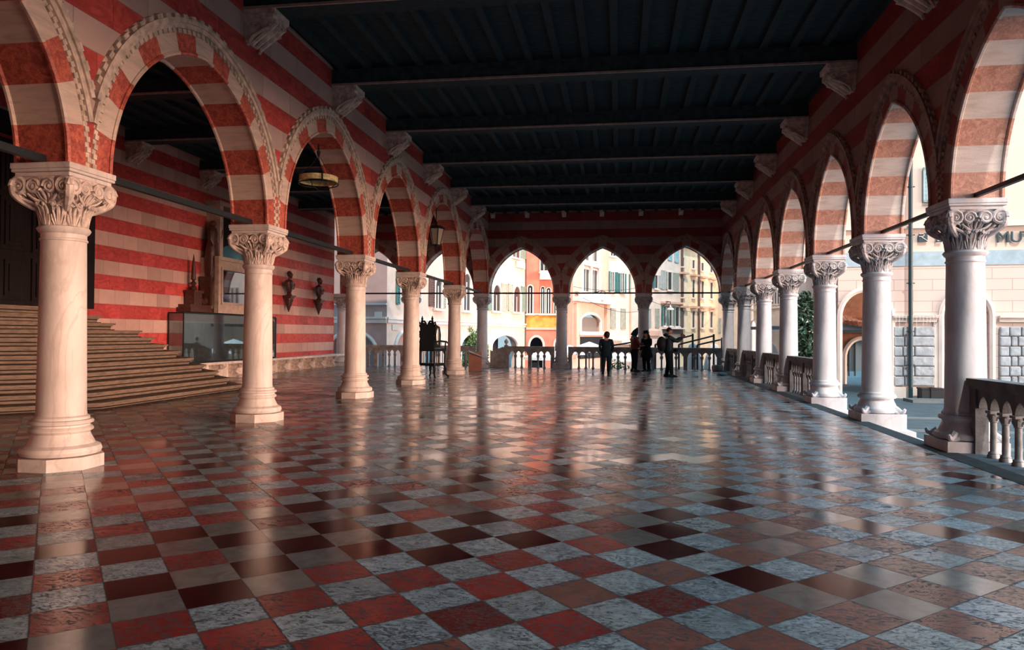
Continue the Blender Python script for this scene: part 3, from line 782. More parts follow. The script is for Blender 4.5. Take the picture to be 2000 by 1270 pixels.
# stair parapet with finial next to it
e = empty('stair_parapet', (XF[2] + .87, YF, 0), 'sloping stone stair parapet with a ball finial at the far left opening', 'parapet')
MB().prism([(-.45, -.10), (.22, -.10), (.22, .95), (.16, 1.0), (-.45, .76)], -.10, .10, lambda a, b, t: Vector((a, t, b))).build('side_wall', M['grey_stone'], e)
MB().box(.22, .40, -.11, .11, 0, 1.08).build('post', M['grey_stone'], e)
MB().lathe([(.05, 1.08), (.06, 1.10), (.04, 1.13), (.09, 1.19), (.105, 1.25), (.09, 1.31), (.03, 1.36), (.01, 1.40)], 14, (.31, 0, 0)).build('finial', M['stone'], e, smooth=True)

# ------------------------------------------------------------------ staircase on the left
st = empty('stone_staircase', (-12.2, 16.1, 0), 'polygonal flight of worn stone steps climbing to the dark doorway on the left', 'staircase')
O_ = st.location
YC0, YC1, X1S = 13.38, 18.95, -10.40
zprev = 0.0
for k in range(12):
    x = X1S - .30 * k; ya = YC0 + .124 * k; yb = YC1 - .124 * k
    if k >= 9: ya, yb = YC0 + 1.1 + .12 * (k - 9) - .9, 17.3 - .12 * (k - 9)
    zt = .155 + .185 * k
    dl = 2.1 - .12 * k if k < 9 else .3
    depth = x - (XW + .002)
    dl = min(dl, depth)
    d2 = min(dl, 1.3)
    poly = [(x, ya), (x, yb), (x - d2, yb + d2), (XW + .002, yb + d2), (XW + .002, ya - dl), (x - dl, ya - dl)]
    pts = []
    for p in poly:
        if not pts or (abs(p[0] - pts[-1][0]) + abs(p[1] - pts[-1][1])) > 1e-4: pts.append(p)
    mb = MB()
    def grow(d):
        cx = sum(p[0] for p in pts) / len(pts); cy = sum(p[1] for p in pts) / len(pts)
        res = []
        for (a, b_) in pts:
            res.append((a + (d if a > XW + .01 else 0), b_ + (d if b_ > cy else -d)))
        return res
    fn = lambda a, b, t: Vector((a, b, t)) - O_
    g0, g1, g2 = grow(-.055), grow(-.02), grow(.03)
    mb.prism(g0, zprev, zt - .055, fn)
    mb.prism(g1, zt - .085, zt - .045, fn)
    mb.prism(g2, zt - .048, zt, fn)
    so = mb.build('step', M['step'], st)
    MB().prism(grow(-.045), zt - .112, zt - .084, fn).prism(grow(.012), zprev - .0005, zprev + .022, fn).build('shade_strip', M['riser_shade'], so)  # dark strips painted where shade falls on each riser
    zprev = zt
# doorway recess and door
MB().box(XW - 1.2, XW - .0, 12.9, 17.0, -.1, 2.19).box(XW - 1.6, XW - 1.2, 12.5, 17.4, -.1, 6.6).box(XW - 1.2, XW - .61, 12.5, 12.89, -.1, 6.6).box(XW - 1.2, XW - .61, 17.01, 17.4, -.1, 6.6).build('trim_4', M['door_wood'], kind='structure')
dr = empty('panelled_door', (XW - .5, 14.95, 2.19), 'huge dark panelled wooden door at the top of the stairs', 'door')
MB().box(-.15, 0, -2.0, 2.0, 0, 3.95).build('leaf', M['door_wood'], dr)
for (y0, y1) in ((-1.85, -1.05), (-.9, -.1), (.1, .9), (1.05, 1.85)):
    for (z0, z1) in ((.15, 1.2), (1.35, 2.6), (2.75, 3.8)):
        mb = MB(); mb.box(0.001, .05, y0, y1, z0, z1); mb.box(.05, .09, y0 + .1, y1 - .1, z0 + .1, z1 - .1); mb.box(.09, .12, y0 + .2, y1 - .2, z0 + .2, z1 - .2)
        mb.build('panel', M['door_wood'], dr)
fr = empty('stone_door_surround', (XW, 14.95, 2.19), 'dark moulded stone surround with ledge above the stair doorway', 'door surround')
MB().box(.01, .22, -2.35, -2.06, 0, 3.9).build('jamb', M['door_wood'], fr)
MB().box(.01, .22, 2.06, 2.35, 0, 3.9).build('jamb', M['door_wood'], fr)
MB().box(.01, .30, -2.45, 2.45, 3.9, 4.15).box(.01, .42, -2.55, 2.55, 4.15, 4.3).build('lintel', M['door_wood'], fr)

# ------------------------------------------------------------------ stone bench along the left wall
bn = empty('wall_bench', (XW, 26.5, 0), 'long stone bench on scroll brackets along the left banded wall', 'bench')
y0b, y1b = 20.35, YF - .45
MB().box(.01, .62, y0b - 26.5, y1b - 26.5, .52, .60).build('seat_slab', M['stone'], bn)
MB().box(.01, .04, y0b - 26.5, y1b - 26.5, 0, .519).build('back_panel', M['stone'], bn)
y = y0b + .3
while y < y1b - .2:
    mb = MB()
    mb.prism([(.04, 0), (.46, 0), (.50, .05), (.40, .12), (.34, .22), (.38, .32), (.50, .38), (.57, .45), (.57, .519), (.04, .519)], -.12, .12, lambda a, b, t: Vector((a, t, b)))
    mb.tube([(.50, -.145, .44), (.46, -.145, .40), (.49, -.145, .37)], .03, 5)
    o = mb.build('scroll_bracket', M['carved'], bn); o.location = (0, y - 26.5, 0)
    y += 1.25
# ------------------------------------------------------------------ display case and monument
yc0, yc1 = 20.75, 26.85
cs = empty('glass_display_case', (XW + .3, (yc0 + yc1) / 2, .60), 'large low glass case standing on the wall bench under the monument', 'display case')
hL = (yc1 - yc0) / 2
MB().box(-.26, .26, -hL, hL, .003, .06).box(-.26, .26, -hL, hL, 1.58, 1.62).build('frame', M['iron'], cs)
for sy in (-1, 1):
    for sx in (-.26, .24): MB().box(sx, sx + .03, sy * hL - .015, sy * hL + .015, .061, 1.579).build('corner_post', M['iron'], cs)
MB().box(.235, .245, -hL + .016, hL - .016, .061, 1.579).build('front_pane', M['case_glass'], cs)
for sy in (-1, 1): MB().box(-.225, .235, sy * hL - .005, sy * hL + .005, .061, 1.579).build('end_pane', M['case_glass'], cs)
cp = MB(); cp.box(-.20, -.12, -hL + .1, hL - .1, .062, 1.3)
for q in range(9): cp.tube([(-.10, -hL + .5 + q * .6, .07), (-.10, -hL + .5 + q * .6, 1.25)], .06, 8)
cp.build('carved_relief', M['bronze'], cs, smooth=True)
mo = empty('bronze_monument', (XW, 23.9, 2.25), 'dark red bronze monument with obelisk and standing robed figure above the glass case', 'monument')
MB().box(.003, .50, -2.7, 2.7, 0, .14).box(.003, .42, -2.6, 2.6, .14, .24).build('ledge', M['bronze'], mo)
for sy, nm in ((-1, 'left'), (1, 'right')):
    MB().box(.05, .38, sy * 2.3 - .22, sy * 2.3 + .22, .24, .62).box(.02, .42, sy * 2.3 - .27, sy * 2.3 + .27, .62, .70).build('pedestal', M['bronze'], mo).location = (0, -sy * .2, 0)
    MB().lathe([(.05, .70), (.16, .74), (.20, .84), (.13, .92), (.08, .96), (.15, 1.04), (.17, 1.10), (.10, 1.16), (.06, 1.20), (.14, 1.30), (.13, 1.5), (.10, 1.9), (.05, 2.35), (.01, 2.62)], 14, (.21, sy * 2.3, 0)).build('obelisk', M['bronze'], mo, smooth=True)
    ob_ = [c_ for c_ in mo.children if c_.name.startswith('obelisk')][-1]; ob_.location = (.084, sy * .72, .27); ob_.scale = (.6, .6, .615)
    sc_ = MB()
    sc_.tube([(.22, sy * 2.05, .42), (.22, sy * 1.85, .34), (.22, sy * 1.62, .40), (.22, sy * 1.45, .62), (.22, sy * 1.38, .95), (.22, sy * 1.45, 1.15)], [.10, .10, .12, .16, .20, .22], 8)
    sc_.box(.03, .42, sy * 1.35 - .32, sy * 1.35 + .32, .24, 1.10)
    sc_.box(.03, .45, sy * 1.35 - .36, sy * 1.35 + .36, 1.10, 1.20)
    sc_.build('scroll_base', M['bronze'], mo, smooth=True).location = (.04, -sy * .15, 0)
    fig = MB()
    fig.lathe([(.30, 1.2), (.37, 1.25), (.40, 1.6), (.42, 2.1), (.38, 2.6), (.30, 3.0), (.27, 3.3), (.30, 3.6), (.24, 3.85), (.10, 3.95)], 18, (.25, sy * 1.35, 0), Matrix.Diagonal(Vector((.62, 1, 1))))
    fig.ball((.26, sy * 1.35, 4.1), .15, 10, (1, .9, 1.15))
    fig.tube([(.30, sy * 1.1, 3.65), (.40, sy * .98, 3.35), (.42, sy * .95, 3.75), (.40, sy * .95, 4.05)], [.10, .09, .07, .05], 8)
    fig.tube([(.30, sy * 1.62, 3.65), (.38, sy * 1.76, 3.2), (.44, sy * 1.6, 2.9)], [.10, .09, .06], 8)
    for q in range(7):
        t = -1.2 + q * .4
        fig.tube([(.25 + .24 * math.cos(t), sy * 1.35 + .37 * math.sin(t), 1.25), (.25 + .25 * math.cos(t + .1), sy * 1.35 + .40 * math.sin(t + .1), 2.1), (.25 + .17 * math.cos(t), sy * 1.35 + .28 * math.sin(t), 3.1)], [.05, .045, .03], 5)
    fo = fig.build('robed_figure', M['bronze'], mo, smooth=True); fo.scale = (.85, .75, .62); fo.location = (.10, sy * .1875, .46)
fm = empty('framed_window', (XW, 23.9, 2.24), 'stone framed pane of glass in the middle of the monument, mirroring the square', 'window frame')
for z0, z1, y0_, y1_ in ((0, .34, -1.4, 1.4), (1.52, 1.86, -1.4, 1.4), (.34, 1.52, -1.4, -1.12), (.34, 1.52, 1.12, 1.4)):
    MB().box(.003, .62, y0_, y1_, z0, z1).build('frame_member', M['frame_marble'], fm)
for z0, z1, y0_, y1_ in ((.30, .38, -1.16, 1.16), (1.48, 1.56, -1.16, 1.16), (.38, 1.48, -1.16, -1.08), (.38, 1.48, 1.08, 1.16)):
    MB().box(.50, .66, y0_, y1_, z0, z1).build('inner_bead', M['frame_marble'], fm)
for z0, z1, y0_, y1_ in ((-.0, .08, -1.44, 1.44), (1.78, 1.90, -1.44, 1.44), (.08, 1.78, -1.44, -1.36), (.08, 1.78, 1.36, 1.44)):
    MB().box(.55, .70, y0_, y1_, z0, z1).build('outer_bead', M['frame_marble'], fm)
mm_ = bpy.data.materials.new('mirroring_glass'); mm_.use_nodes = True; b_ = mm_.node_tree.nodes['Principled BSDF']
b_.inputs['Base Color'].default_value = (.55, .58, .62, 1); b_.inputs['Metallic'].default_value = 1; b_.inputs['Roughness'].default_value = .03
MB().box(.52, .54, -1.11, 1.11, .35, 1.51).build('pane', mm_, fm)
fm2 = empty('arched_niche', (XW, 23.9, 4.15), 'tall arched monument niche with blue grey glass above the framed pane', 'niche')
MB().box(.003, .50, -1.05, -.85, 0, 1.75).build('pilaster', M['frame_marble'], fm2)
MB().box(.003, .50, .85, 1.05, 0, 1.75).build('pilaster', M['frame_marble'], fm2)
MB().box(.003, .55, -1.15, 1.15, 1.75, 1.90).build('cornice', M['frame_marble'], fm2)
MB().box(.003, .06, -.849, .849, 0, 1.749).build('back_panel', M['door_wood'], fm2)
ap = arch_pts(.8, .8, 20)
mb = MB()
for (x1, z1), (x2, z2) in zip(ap[:-1], ap[1:]):
    mb.prism([(x1, 0.0), (x2, 0.0), (x2, z2 * .6 + .02), (x1, z1 * .6 + .02)], .30, .32, lambda a, b, t: Vector((t, a, b)))
mb.build('arched_pane', mat('sky_blue_glass', (0.16, 0.45, 0.60), 0.08, 0.9, metal=.6), fm2)

# two busts on brackets
def bust(y, z, label):
    e = empty('bronze_bust', (XW + .035, y, z), label, 'bust', 'busts on the banded wall')
    br = MB()
    br.box(.002, .46, -.28, .28, -.08, 0).box(.002, .40, -.24, .24, -.16, -.08)
    br.lathe([(.01, -.86), (.05, -.83), (.04, -.78), (.08, -.74), (.10, -.64), (.17, -.50), (.22, -.36), (.25, -.24), (.24, -.16)], 14, (.20, 0, 0), Matrix.Diagonal(Vector((.8, 1, 1))))
    for t in range(5): br.tube([(.20 + .2 * math.cos(-1 + t * .5), .26 * math.sin(-1 + t * .5), -.2), (.20 + .12 * math.cos(-1 + t * .5), .16 * math.sin(-1 + t * .5), -.5), (.2, 0, -.8)], [.03, .025, .01], 5)
    br.build('bracket', M['bronze'], e, smooth=True)
    t = MB()
    t.lathe([(.15, 0), (.17, .03), (.12, .07), (.10, .14), (.13, .18)], 14, (.22, 0, 0))
    t.lathe([(.12, .18), (.19, .22), (.25, .34), (.29, .48), (.33, .60), (.34, .68), (.29, .76), (.17, .82), (.095, .86), (.085, .97)], 20, (.22, 0, 0), Matrix.Diagonal(Vector((.62, 1, 1))))
    for q in range(6): t.vine([(.30 + .06 * math.cos(q), -.26 + q * .1, .72), (.40, -.20 + q * .09, .55), (.37, -.10 + q * .05, .34)], [.02, .03, .015], 5)
    t.tube([(.22, -.34, .66), (.26, -.37, .48), (.30, -.30, .36)], [.10, .10, .06], 8).tube([(.22, .34, .66), (.26, .37, .48), (.30, .30, .36)], [.10, .10, .06], 8)
    t.build('torso', M['bronze'], e, smooth=True)
    h = MB()
    h.ball((.25, 0, 1.09), .13, 12, (1.08, .85, 1.25))
    h.tube([(.38, 0, 1.12), (.41, 0, 1.07), (.38, 0, 1.05)], [.02, .028, .02], 6)
    h.ball((.36, 0, 1.00), .05, 6, (1, 1, .8)); h.ball((.33, 0, .95), .06, 8, (1, 1, 1.3))
    for s in (-1, 1):
        h.ball((.36, s * .045, 1.11), .018, 6); h.ball((.25, s * .115, 1.08), .03, 6, (.8, .5, 1.3))
    h.build('head', M['bronze'], e, smooth=True)
    hr = MB()
    hr.ball((.22, 0, 1.15), .135, 10, (1.0, .9, 1.0)); hr.build('hair', M['bronze'], e, smooth=True)
    e.scale = (.80, .80, .80)
bust(28.7, 3.16, 'broad bronze bust with heavy shoulders on a bracket, nearer to the framed pane')
bust(31.75, 3.12, 'slimmer bronze bust on a bracket, nearer to the far corner')

# ------------------------------------------------------------------ hanging lamps
yl_ = 15.1
ch = empty('ring_chandelier', (XL, yl_, 4.97), 'cream ring chandelier hanging in the second left arch', 'chandelier')
MB().tube([(0, 0, .765), (0, 0, .60)], .02, 6).tube([(0, 0, .61), (0, 0, .52)], [.05, .03], 8).build('rod', M['iron'], ch)
rg_ = MB()
n = 36; prof = [(.40, -.07), (.42, -.07), (.42, .05), (.40, .05)]
vs_ = []; 
for r_, z_ in prof:
    for k in range(n): vs_.append((r_ * math.cos(2 * PI * k / n), r_ * math.sin(2 * PI * k / n), z_))
fs_ = [(i * n + k, i * n + (k + 1) % n, ((i + 1) % 4) * n + (k + 1) % n, ((i + 1) % 4) * n + k) for i in range(4) for k in range(n)]
rg_.add(vs_, fs_); rg_.build('ring', M['parchment'], ch)
for k in range(4):
    t = k * PI / 2 + .6; c_, s_ = math.cos(t), math.sin(t)
    MB().tube([(0, 0, .54), (.14 * c_, .14 * s_, .30), (.41 * c_, .41 * s_, .06)], .007, 5).build('chain', M['iron'], ch)
    MB().box(-.012, .012, -.012, .012, -.1, .08, M=None).build('clip', M['iron'], ch).location = (.43 * c_, .43 * s_, 0)
MB().tube([(.42 * math.cos(t), .42 * math.sin(t), -.11) for t in [2 * PI * k / 32 for k in range(32)]], .012, 5, closed=True).tube([(-.42, 0, -.1), (-.3, 0, -.2), (0, 0, -.24), (.3, 0, -.2), (.42, 0, -.1)], .009, 5).tube([(0, -.42, -.1), (0, -.3, -.2), (0, 0, -.24), (0, .3, -.2), (0, .42, -.1)], .009, 5).build('lower_basket', M['iron'], ch)
yl_ = (YL[5] + YL[6]) / 2 - .1
yl_ = 25.42
ln = empty('hanging_lantern', (XL, yl_, 5.08), 'black iron lantern with pale panes hanging in the fifth left arch', 'lantern')
MB().tube([(0, 0, 1.21), (0, 0, .52)], .018, 6).build('rod', M['iron'], ln)
MB().lathe([(.03, .55), (.06, .50), (.05, .44), (.30, .34), (.33, .30), (.31, .28)], 6).build('cap', M['iron'], ln)
MB().lathe([(.27, .28), (.15, -.28)], 6).build('panes', mat('milky_lamp_glass', (0.42, 0.36, 0.28), 0.3, 0.5), ln)
fr_ = MB()
for k in range(6):
    t = 2 * PI * k / 6; fr_.tube([(.275 * math.cos(t), .275 * math.sin(t), .28), (.155 * math.cos(t), .155 * math.sin(t), -.28)], .015, 4)
fr_.lathe([(.165, -.28), (.17, -.31), (.05, -.36), (.02, -.42)], 6); fr_.build('frame', M['iron'], ln)

# ------------------------------------------------------------------ black throne
blk = mat('black_lacquered_wood', (0.006, 0.010, 0.013), 0.5, 0.15, noise=0.3, nscale=20)
th = empty('ornate_throne', (-6.86, 26.2, 0), 'tall black carved throne standing between fourth and fifth left columns', 'throne', rz=math.radians(155))
for sx in (-1, 1):
    for sy, nm in ((-1, 1), (1, 1)):
        x, y = sx * .34, sy * .30
        MB().tube([(x, y, 1.0), (x, y, .50), (x, y, .42), (x + sx * .035, y + sy * .03, .30), (x + sx * .01, y + sy * .01, .15), (x + sx * .07, y + sy * .07, .05), (x + sx * .12, y + sy * .10, .02)], [.028, .035, .05, .05, .032, .03, .035], 8).build('leg', blk, th, smooth=True)
MB().box(-.36, .36, -.32, .32, .42, .52).build('lower_frame', blk, th)
MB().box(-.37, .37, -.34, .34, .96, 1.06).build('seat', blk, th)
for sx in (-1, 1):
    a_ = MB(); a_.tube([(sx * .37, .30, 1.30), (sx * .38, 0, 1.33), (sx * .38, -.36, 1.30), (sx * .38, -.42, 1.25)], [.03, .032, .035, .02], 8).tube([(sx * .37, -.30, 1.05), (sx * .38, -.28, 1.2), (sx * .38, -.30, 1.30)], .025, 6)
    a_.build('armrest', blk, th, smooth=True)
    for yy in (-.15, .05, .2): MB().tube([(sx * .36, yy, .52), (sx * .36, yy, .96)], .014, 6).build('spindle', blk, th)
for xx in (-.2, 0, .2): MB().tube([(xx, .30, .52), (xx, .30, .96)], .014, 6).build('spindle', blk, th)
MB().prism([(-.33, 1.06), (.33, 1.06), (.35, 1.3), (.30, 1.5), (.33, 1.9), (.28, 2.02), (.15, 2.0), (0, 1.93), (-.15, 2.0), (-.28, 2.02), (-.33, 1.9), (-.30, 1.5), (-.35, 1.3)], .28, .34, lambda a, b, t: Vector((a, t, b))).build('backrest', blk, th)
cr = MB()
for sx in (-1, 1):
    cr.tube([(sx * .05, .31, 1.96), (sx * .14, .31, 2.06), (sx * .24, .31, 2.04), (sx * .30, .31, 1.96)], .035, 7)
    cr.lathe([(.02, 2.0), (.05, 2.05), (.03, 2.1), (.045, 2.14), (.02, 2.22), (.005, 2.26)], 8, (sx * .24, .31, 0))
    cr.tube([(sx * .33, .31, 1.85), (sx * .40, .31, 1.94), (sx * .37, .31, 2.02), (sx * .33, .31, 1.98)], .028, 6)
    cr.tube([(sx * .33, .31, 1.45), (sx * .38, .31, 1.52), (sx * .34, .31, 1.6), (sx * .37, .31, 1.7)], .022, 6)
cr.build('crest', blk, th, smooth=True)
for sx in (-1, 1):
    sp_ = MB(); sp_.prism([(.29, 1.08), (.29, 1.95), (.02, 1.85), (-.05, 1.55), (.0, 1.08)], -.02, .02, lambda a, b, t: Vector((sx * .34 + t, a, b)))
    sp_.build('wing', blk, th)
MB().ball((-.365, .14, 1.5), .10, 10, (.2, .8, 3.2)).build('oval_mirror', mat('tarnished_mirror', (0.45, 0.42, 0.38), 0.25, 0.6, metal=0.7), th, smooth=True)
# lectern with tilted top
le = empty('information_lectern', (-6.25, 31.2, 0), 'small lectern with tilted glass top beside the fifth left column', 'lectern', rz=.25)
MB().box(-.28, .28, -.10, .10, 0, .82).build('body', mat('red_brown_panel', (0.30, 0.12, 0.09), 0.5, noise=.2), le)
MB().prism([(-.30, .82), (.30, .60), (.30, .64), (-.30, .90)], -.2, .2, lambda a, b, t: Vector((a, t, b))).build('top', mat('pale_blue_board', (0.30, 0.42, 0.46), 0.3, noise=.1), le)
o = MB().ball((0, 0, .07), .13, 10, (1.5, .9, .55)).tube([(.1, 0, .10), (.16, 0, .14), (.14, .03, .10)], .02, 6).build('sandbag', mat('pale_blue_sack', (0.35, 0.45, 0.50), 0.8, noise=.2), smooth=True)
o.location = (4.05, 29.9, 0); tag(o, 'pale sack lying on the floor at the foot of the far right columns', 'sandbag')
o = MB().lathe([(.20, 0), (.24, .03), (.26, .15), (.24, .26), (.20, .28), (.18, .20)], 20).build('round_basket', M['grey_stone'], smooth=True)
o.location = (XR - .55, YF - .62, 0); tag(o, 'round stone tub in front of the corner column', 'tub')

# ================================================================== outside
MB().box(-120, 120, YF + .43, 160, -1.95, -1.70).box(-120, XW - .6, -40, YF + .43, -1.95, -1.70).build('ground_plaza', M['asphalt'], kind='structure')
MB().box(5.56, 70, -40, YF + 9, -1.69, -.45).build('ground_street', M['asphalt'], kind='structure')
bl = MB()
for k in range(3): bl.box(5.7, 40, 14.2 + 2.6 * k, 14.55 + 2.6 * k, -.449, -.425)
bl.box(9, 40, 24.2, 25.0, -.449, -.36)
bl.build('trim_5', mat('pale_paving_strip', (0.14, 0.17, 0.18), 0.6, noise=.2), kind='structure')

def stucco(name, col, n=.12):
    return mat(name, col, 0.85, 0.15, noise=n, nscale=1.6, bump=0.1, bscale=12)
ST = {'cream': stucco('cream_stucco', (0.74, 0.56, 0.46)), 'cream_shaded': stucco('shade_darkened_stucco', (0.50, 0.33, 0.30)), 'red': stucco('salmon_red_stucco', (0.72, 0.24, 0.17), .2),  # pink: cream house stucco with its shade put into the colour
      'peach': stucco('peach_stucco', (0.70, 0.45, 0.35)), 'white': stucco('pale_cream_stucco', (0.74, 0.62, 0.53)), 'yellow': stucco('soft_yellow_stucco', (0.88, 0.72, 0.50)),
      'pale': stucco('pale_limestone', (0.72, 0.66, 0.60)), 'trim': stucco('pale_window_trim', (0.80, 0.70, 0.64)), 'ochre': stucco('ochre_fresco', (0.85, 0.42, 0.10), .45),
      'tile': mat('terracotta_roof', (0.50, 0.20, 0.12), .8, .1, noise=.5, nscale=12)}
SH = {'green': mat('faded_green_shutter', (0.20, 0.30, 0.26), .6, noise=.2), 'sage': mat('sage_shutter', (0.42, 0.44, 0.38), .6, noise=.2), 'teal': mat('teal_shutter', (0.06, 0.20, 0.20), .6, noise=.2),
      'blue': mat('light_blue_shutter', (0.36, 0.55, 0.60), .6, noise=.2), 'brown': mat('dark_brown_shutter', (0.14, 0.08, 0.07), .6, noise=.2), 'grey': mat('pale_grey_shutter', (0.50, 0.52, 0.50), .6, noise=.2)}
M['dark_room'] = mat('dark_interior', (0.03, 0.035, 0.04), .9, .1)
M['white_cloth'] = mat('white_parasol_cloth', (0.80, 0.76, 0.75), .8, .1, noise=.1)
M['leaf'] = mat('dark_glossy_leaves', (0.045, 0.095, 0.06), .3, .6, noise=.5, nscale=5)
M['bush'] = mat('bright_green_leaves', (0.16, 0.26, 0.08), .5, .3, noise=.5, nscale=5)

class Facade:
    """A building front standing on the line between two ground points; s runs along it, t out of it."""
    def __init__(s, name, u0, d0, u1, d1, z0, z1, matw, label, group=None, arches=(), thick=.5, dark=True):
        a, b = at_depth(u0, d0), at_depth(u1, d1)
        s.a = Vector((a.x, a.y)); s.d = (Vector((b.x, b.y)) - s.a); s.L = s.d.length; s.d.normalize()
        s.n = Vector((s.d.y, -s.d.x))
        if s.n.dot(-s.a) < 0: s.n = -s.n
        s.z0, s.z1 = z0, z1
        s.e = empty(name, (s.a.x, s.a.y, z0), label, 'building', group)
        mb = MB(); cuts = {0.0, s.L}
        A = []
        for (ul, ur, vs_, va, vb) in arches:               # left, right, springing, apex, sill pixels
            sl, zs = s.px(ul, vs_); sr, _ = s.px(ur, vs_); sm = (sl + sr) / 2
            _, za = s.px((ul + ur) / 2, va); zb = s.px((ul + ur) / 2, vb)[1] if vb else z0
            A.append((sl, sr, zs, za, zb))
            cuts |= {sl + (sr - sl) * k / 16 for k in range(17)}
        cuts = sorted(c for c in cuts if 0 <= c <= s.L)
        for c0, c1 in zip(cuts[:-1], cuts[1:]):
            if c1 - c0 < 1e-5: continue
            m_ = (c0 + c1) / 2; hit = None
            for ar in A:
                if ar[0] < m_ < ar[1]: hit = ar
            if hit:
                sl, sr, zs, za, zb = hit; hw = (sr - sl) / 2; sm = (sl + sr) / 2
                def top(c): return zs + (za - zs) * math.sqrt(max(0, 1 - ((c - sm) / hw) ** 2))
                mb.prism([(c0, top(c0)), (c1, top(c1)), (c1, z1), (c0, z1)], -thick, 0, s.f)
                if zb > z0 + .01: mb.prism([(c0, z0), (c1, z0), (c1, zb), (c0, zb)], -thick, 0, s.f)
            else: mb.prism([(c0, z0), (c1, z0), (c1, z1), (c0, z1)], -thick, 0, s.f)
        mb.build('wall', matw, s.e)
        for (sl, sr, zs, za, zb) in A:
            if dark: MB().prism([(sl - .3, zb - .0), (sr + .3, zb - .0), (sr + .3, za + .3), (sl - .3, za + .3)], -thick - 1.5, -thick - 1.3, s.f).build('arch_interior', M['dark_room'], s.e)
            sm, hw = (sl + sr) / 2, (sr - sl) / 2
            pts = [s.f(sl, zb, .03)] + [s.f(sm - hw * math.cos(PI * k / 16), zs + (za - zs) * math.sin(PI * k / 16), .03) for k in range(17)] + [s.f(sr, zb, .03)]
            MB().tube(pts, .10 if hw < 1.5 else .14, 6).build('arch_surround', ST['trim'], s.e)
    def f(s, c, z, t):
        p = s.a + s.d * c + s.n * t
        return Vector((p.x, p.y, z)) - s.e.location
    def px(s, u, v):
        r = ray(u, v); o = s.a; den = r.x * s.n.x + r.y * s.n.y
        t = (o.x * s.n.x + o.y * s.n.y) / den
        p = CP + r * t
        return (Vector((p.x, p.y)) - o).dot(s.d), p.z
    def block(s, name, u0, v0, u1, v1, t0, t1, m, parent=None):   # v0 top, v1 bottom
        um = (u0 + u1) / 2
        sa, zt = s.px(u0, v0)[0], s.px(um, v0)[1]; sb, zb = s.px(u1, v1)[0], s.px(um, v1)[1]
        if sb < sa: sa, sb = sb, sa
        return MB().prism([(sa, zb), (sb, zb), (sb, zt), (sa, zt)], t0, t1, s.f).build(name, m, parent or s.e)
    def band(s, name, v_at, u_at, h, t, m):
        z = s.px(u_at, v_at)[1]
        return MB().prism([(0, z - h / 2), (s.L, z - h / 2), (s.L, z + h / 2), (0, z + h / 2)], 0.001, t, s.f).build(name, m, s.e)
    def window(s, u0, v0, u1, v1, frame='trim', arched=False, sill=True, pane=None, mull=True):
        um = (u0 + u1) / 2
        sa, sb = sorted((s.px(u0, v0)[0], s.px(u1, v0)[0])); zt, zb = s.px(um, v0)[1], s.px(um, v1)[1]
        w_, h_ = sb - sa, zt - zb; fr = min(.12, w_ * .15)
        mb = MB(); sm = (sa + sb) / 2
        def arc(r, zc): return [(sm + r * math.cos(PI - PI * k / 10), zc + r * math.sin(PI - PI * k / 10)) for k in range(11)]
        if arched:
            zc = zt - w_ / 2
            pts = [s.f(sa, zb, .05)] + [s.f(x, z, .05) for x, z in arc(w_ / 2, zc)] + [s.f(sb, zb, .05)]
            mb.tube(pts, fr * .8, 6)
        else:
            for p in ((sa - fr, sa, zb - fr, zt + fr), (sb, sb + fr, zb - fr, zt + fr), (sa, sb, zt, zt + fr), (sa, sb, zb - fr, zb)):
                mb.prism([(p[0], p[2]), (p[1], p[2]), (p[1], p[3]), (p[0], p[3])], .001, .09, s.f)
        if mull: mb.prism([(sm - .04, zb), (sm + .04, zb), (sm + .04, zt - (w_ / 2 if arched else 0)), (sm - .04, zt - (w_ / 2 if arched else 0))], .021, .06, s.f)
        if sill: mb.prism([(sa - .15, zb - .18), (sb + .15, zb - .18), (sb + .15, zb - .06), (sa - .15, zb - .06)], .001, .22, s.f)
        wd = mb.build('window', ST[frame], s.e)
        poly = [(sa, zb), (sb, zb)] + ([(x, z) for x, z in reversed(arc(w_ / 2, zt - w_ / 2))] if arched else [(sb, zt), (sa, zt)])
        MB().prism(poly, .002, .02, s.f).build('pane', pane or M['pane'], wd)
    def shutter(s, u0, v0, u1, v1, m):
        um = (u0 + u1) / 2
        sa, sb = sorted((s.px(u0, v0)[0], s.px(u1, v0)[0])); zt, zb = s.px(um, v0)[1], s.px(um, v1)[1]
        mb = MB()
        for p in ((sa, sa + .07, zb, zt), (sb - .07, sb, zb, zt), (sa, sb, zt - .08, zt), (sa, sb, zb, zb + .08)):
            mb.prism([(p[0], p[2]), (p[1], p[2]), (p[1], p[3]), (p[0], p[3])], .03, .10, s.f)
        mb.prism([(sa + .05, zb + .05), (sb - .05, zb + .05), (sb - .05, zt - .05), (sa + .05, zt - .05)], .04, .06, s.f)
        n = max(3, int((zt - zb) / .16))
        for k in range(n):
            z = zb + .1 + (zt - zb - .2) * (k + .5) / n
            mb.prism([(sa + .07, z - .03), (sb - .07, z - .03), (sb - .07, z + .02), (sa + .07, z + .02)], .06, .095, s.f)
        mb.build('shutter', m, s.e)

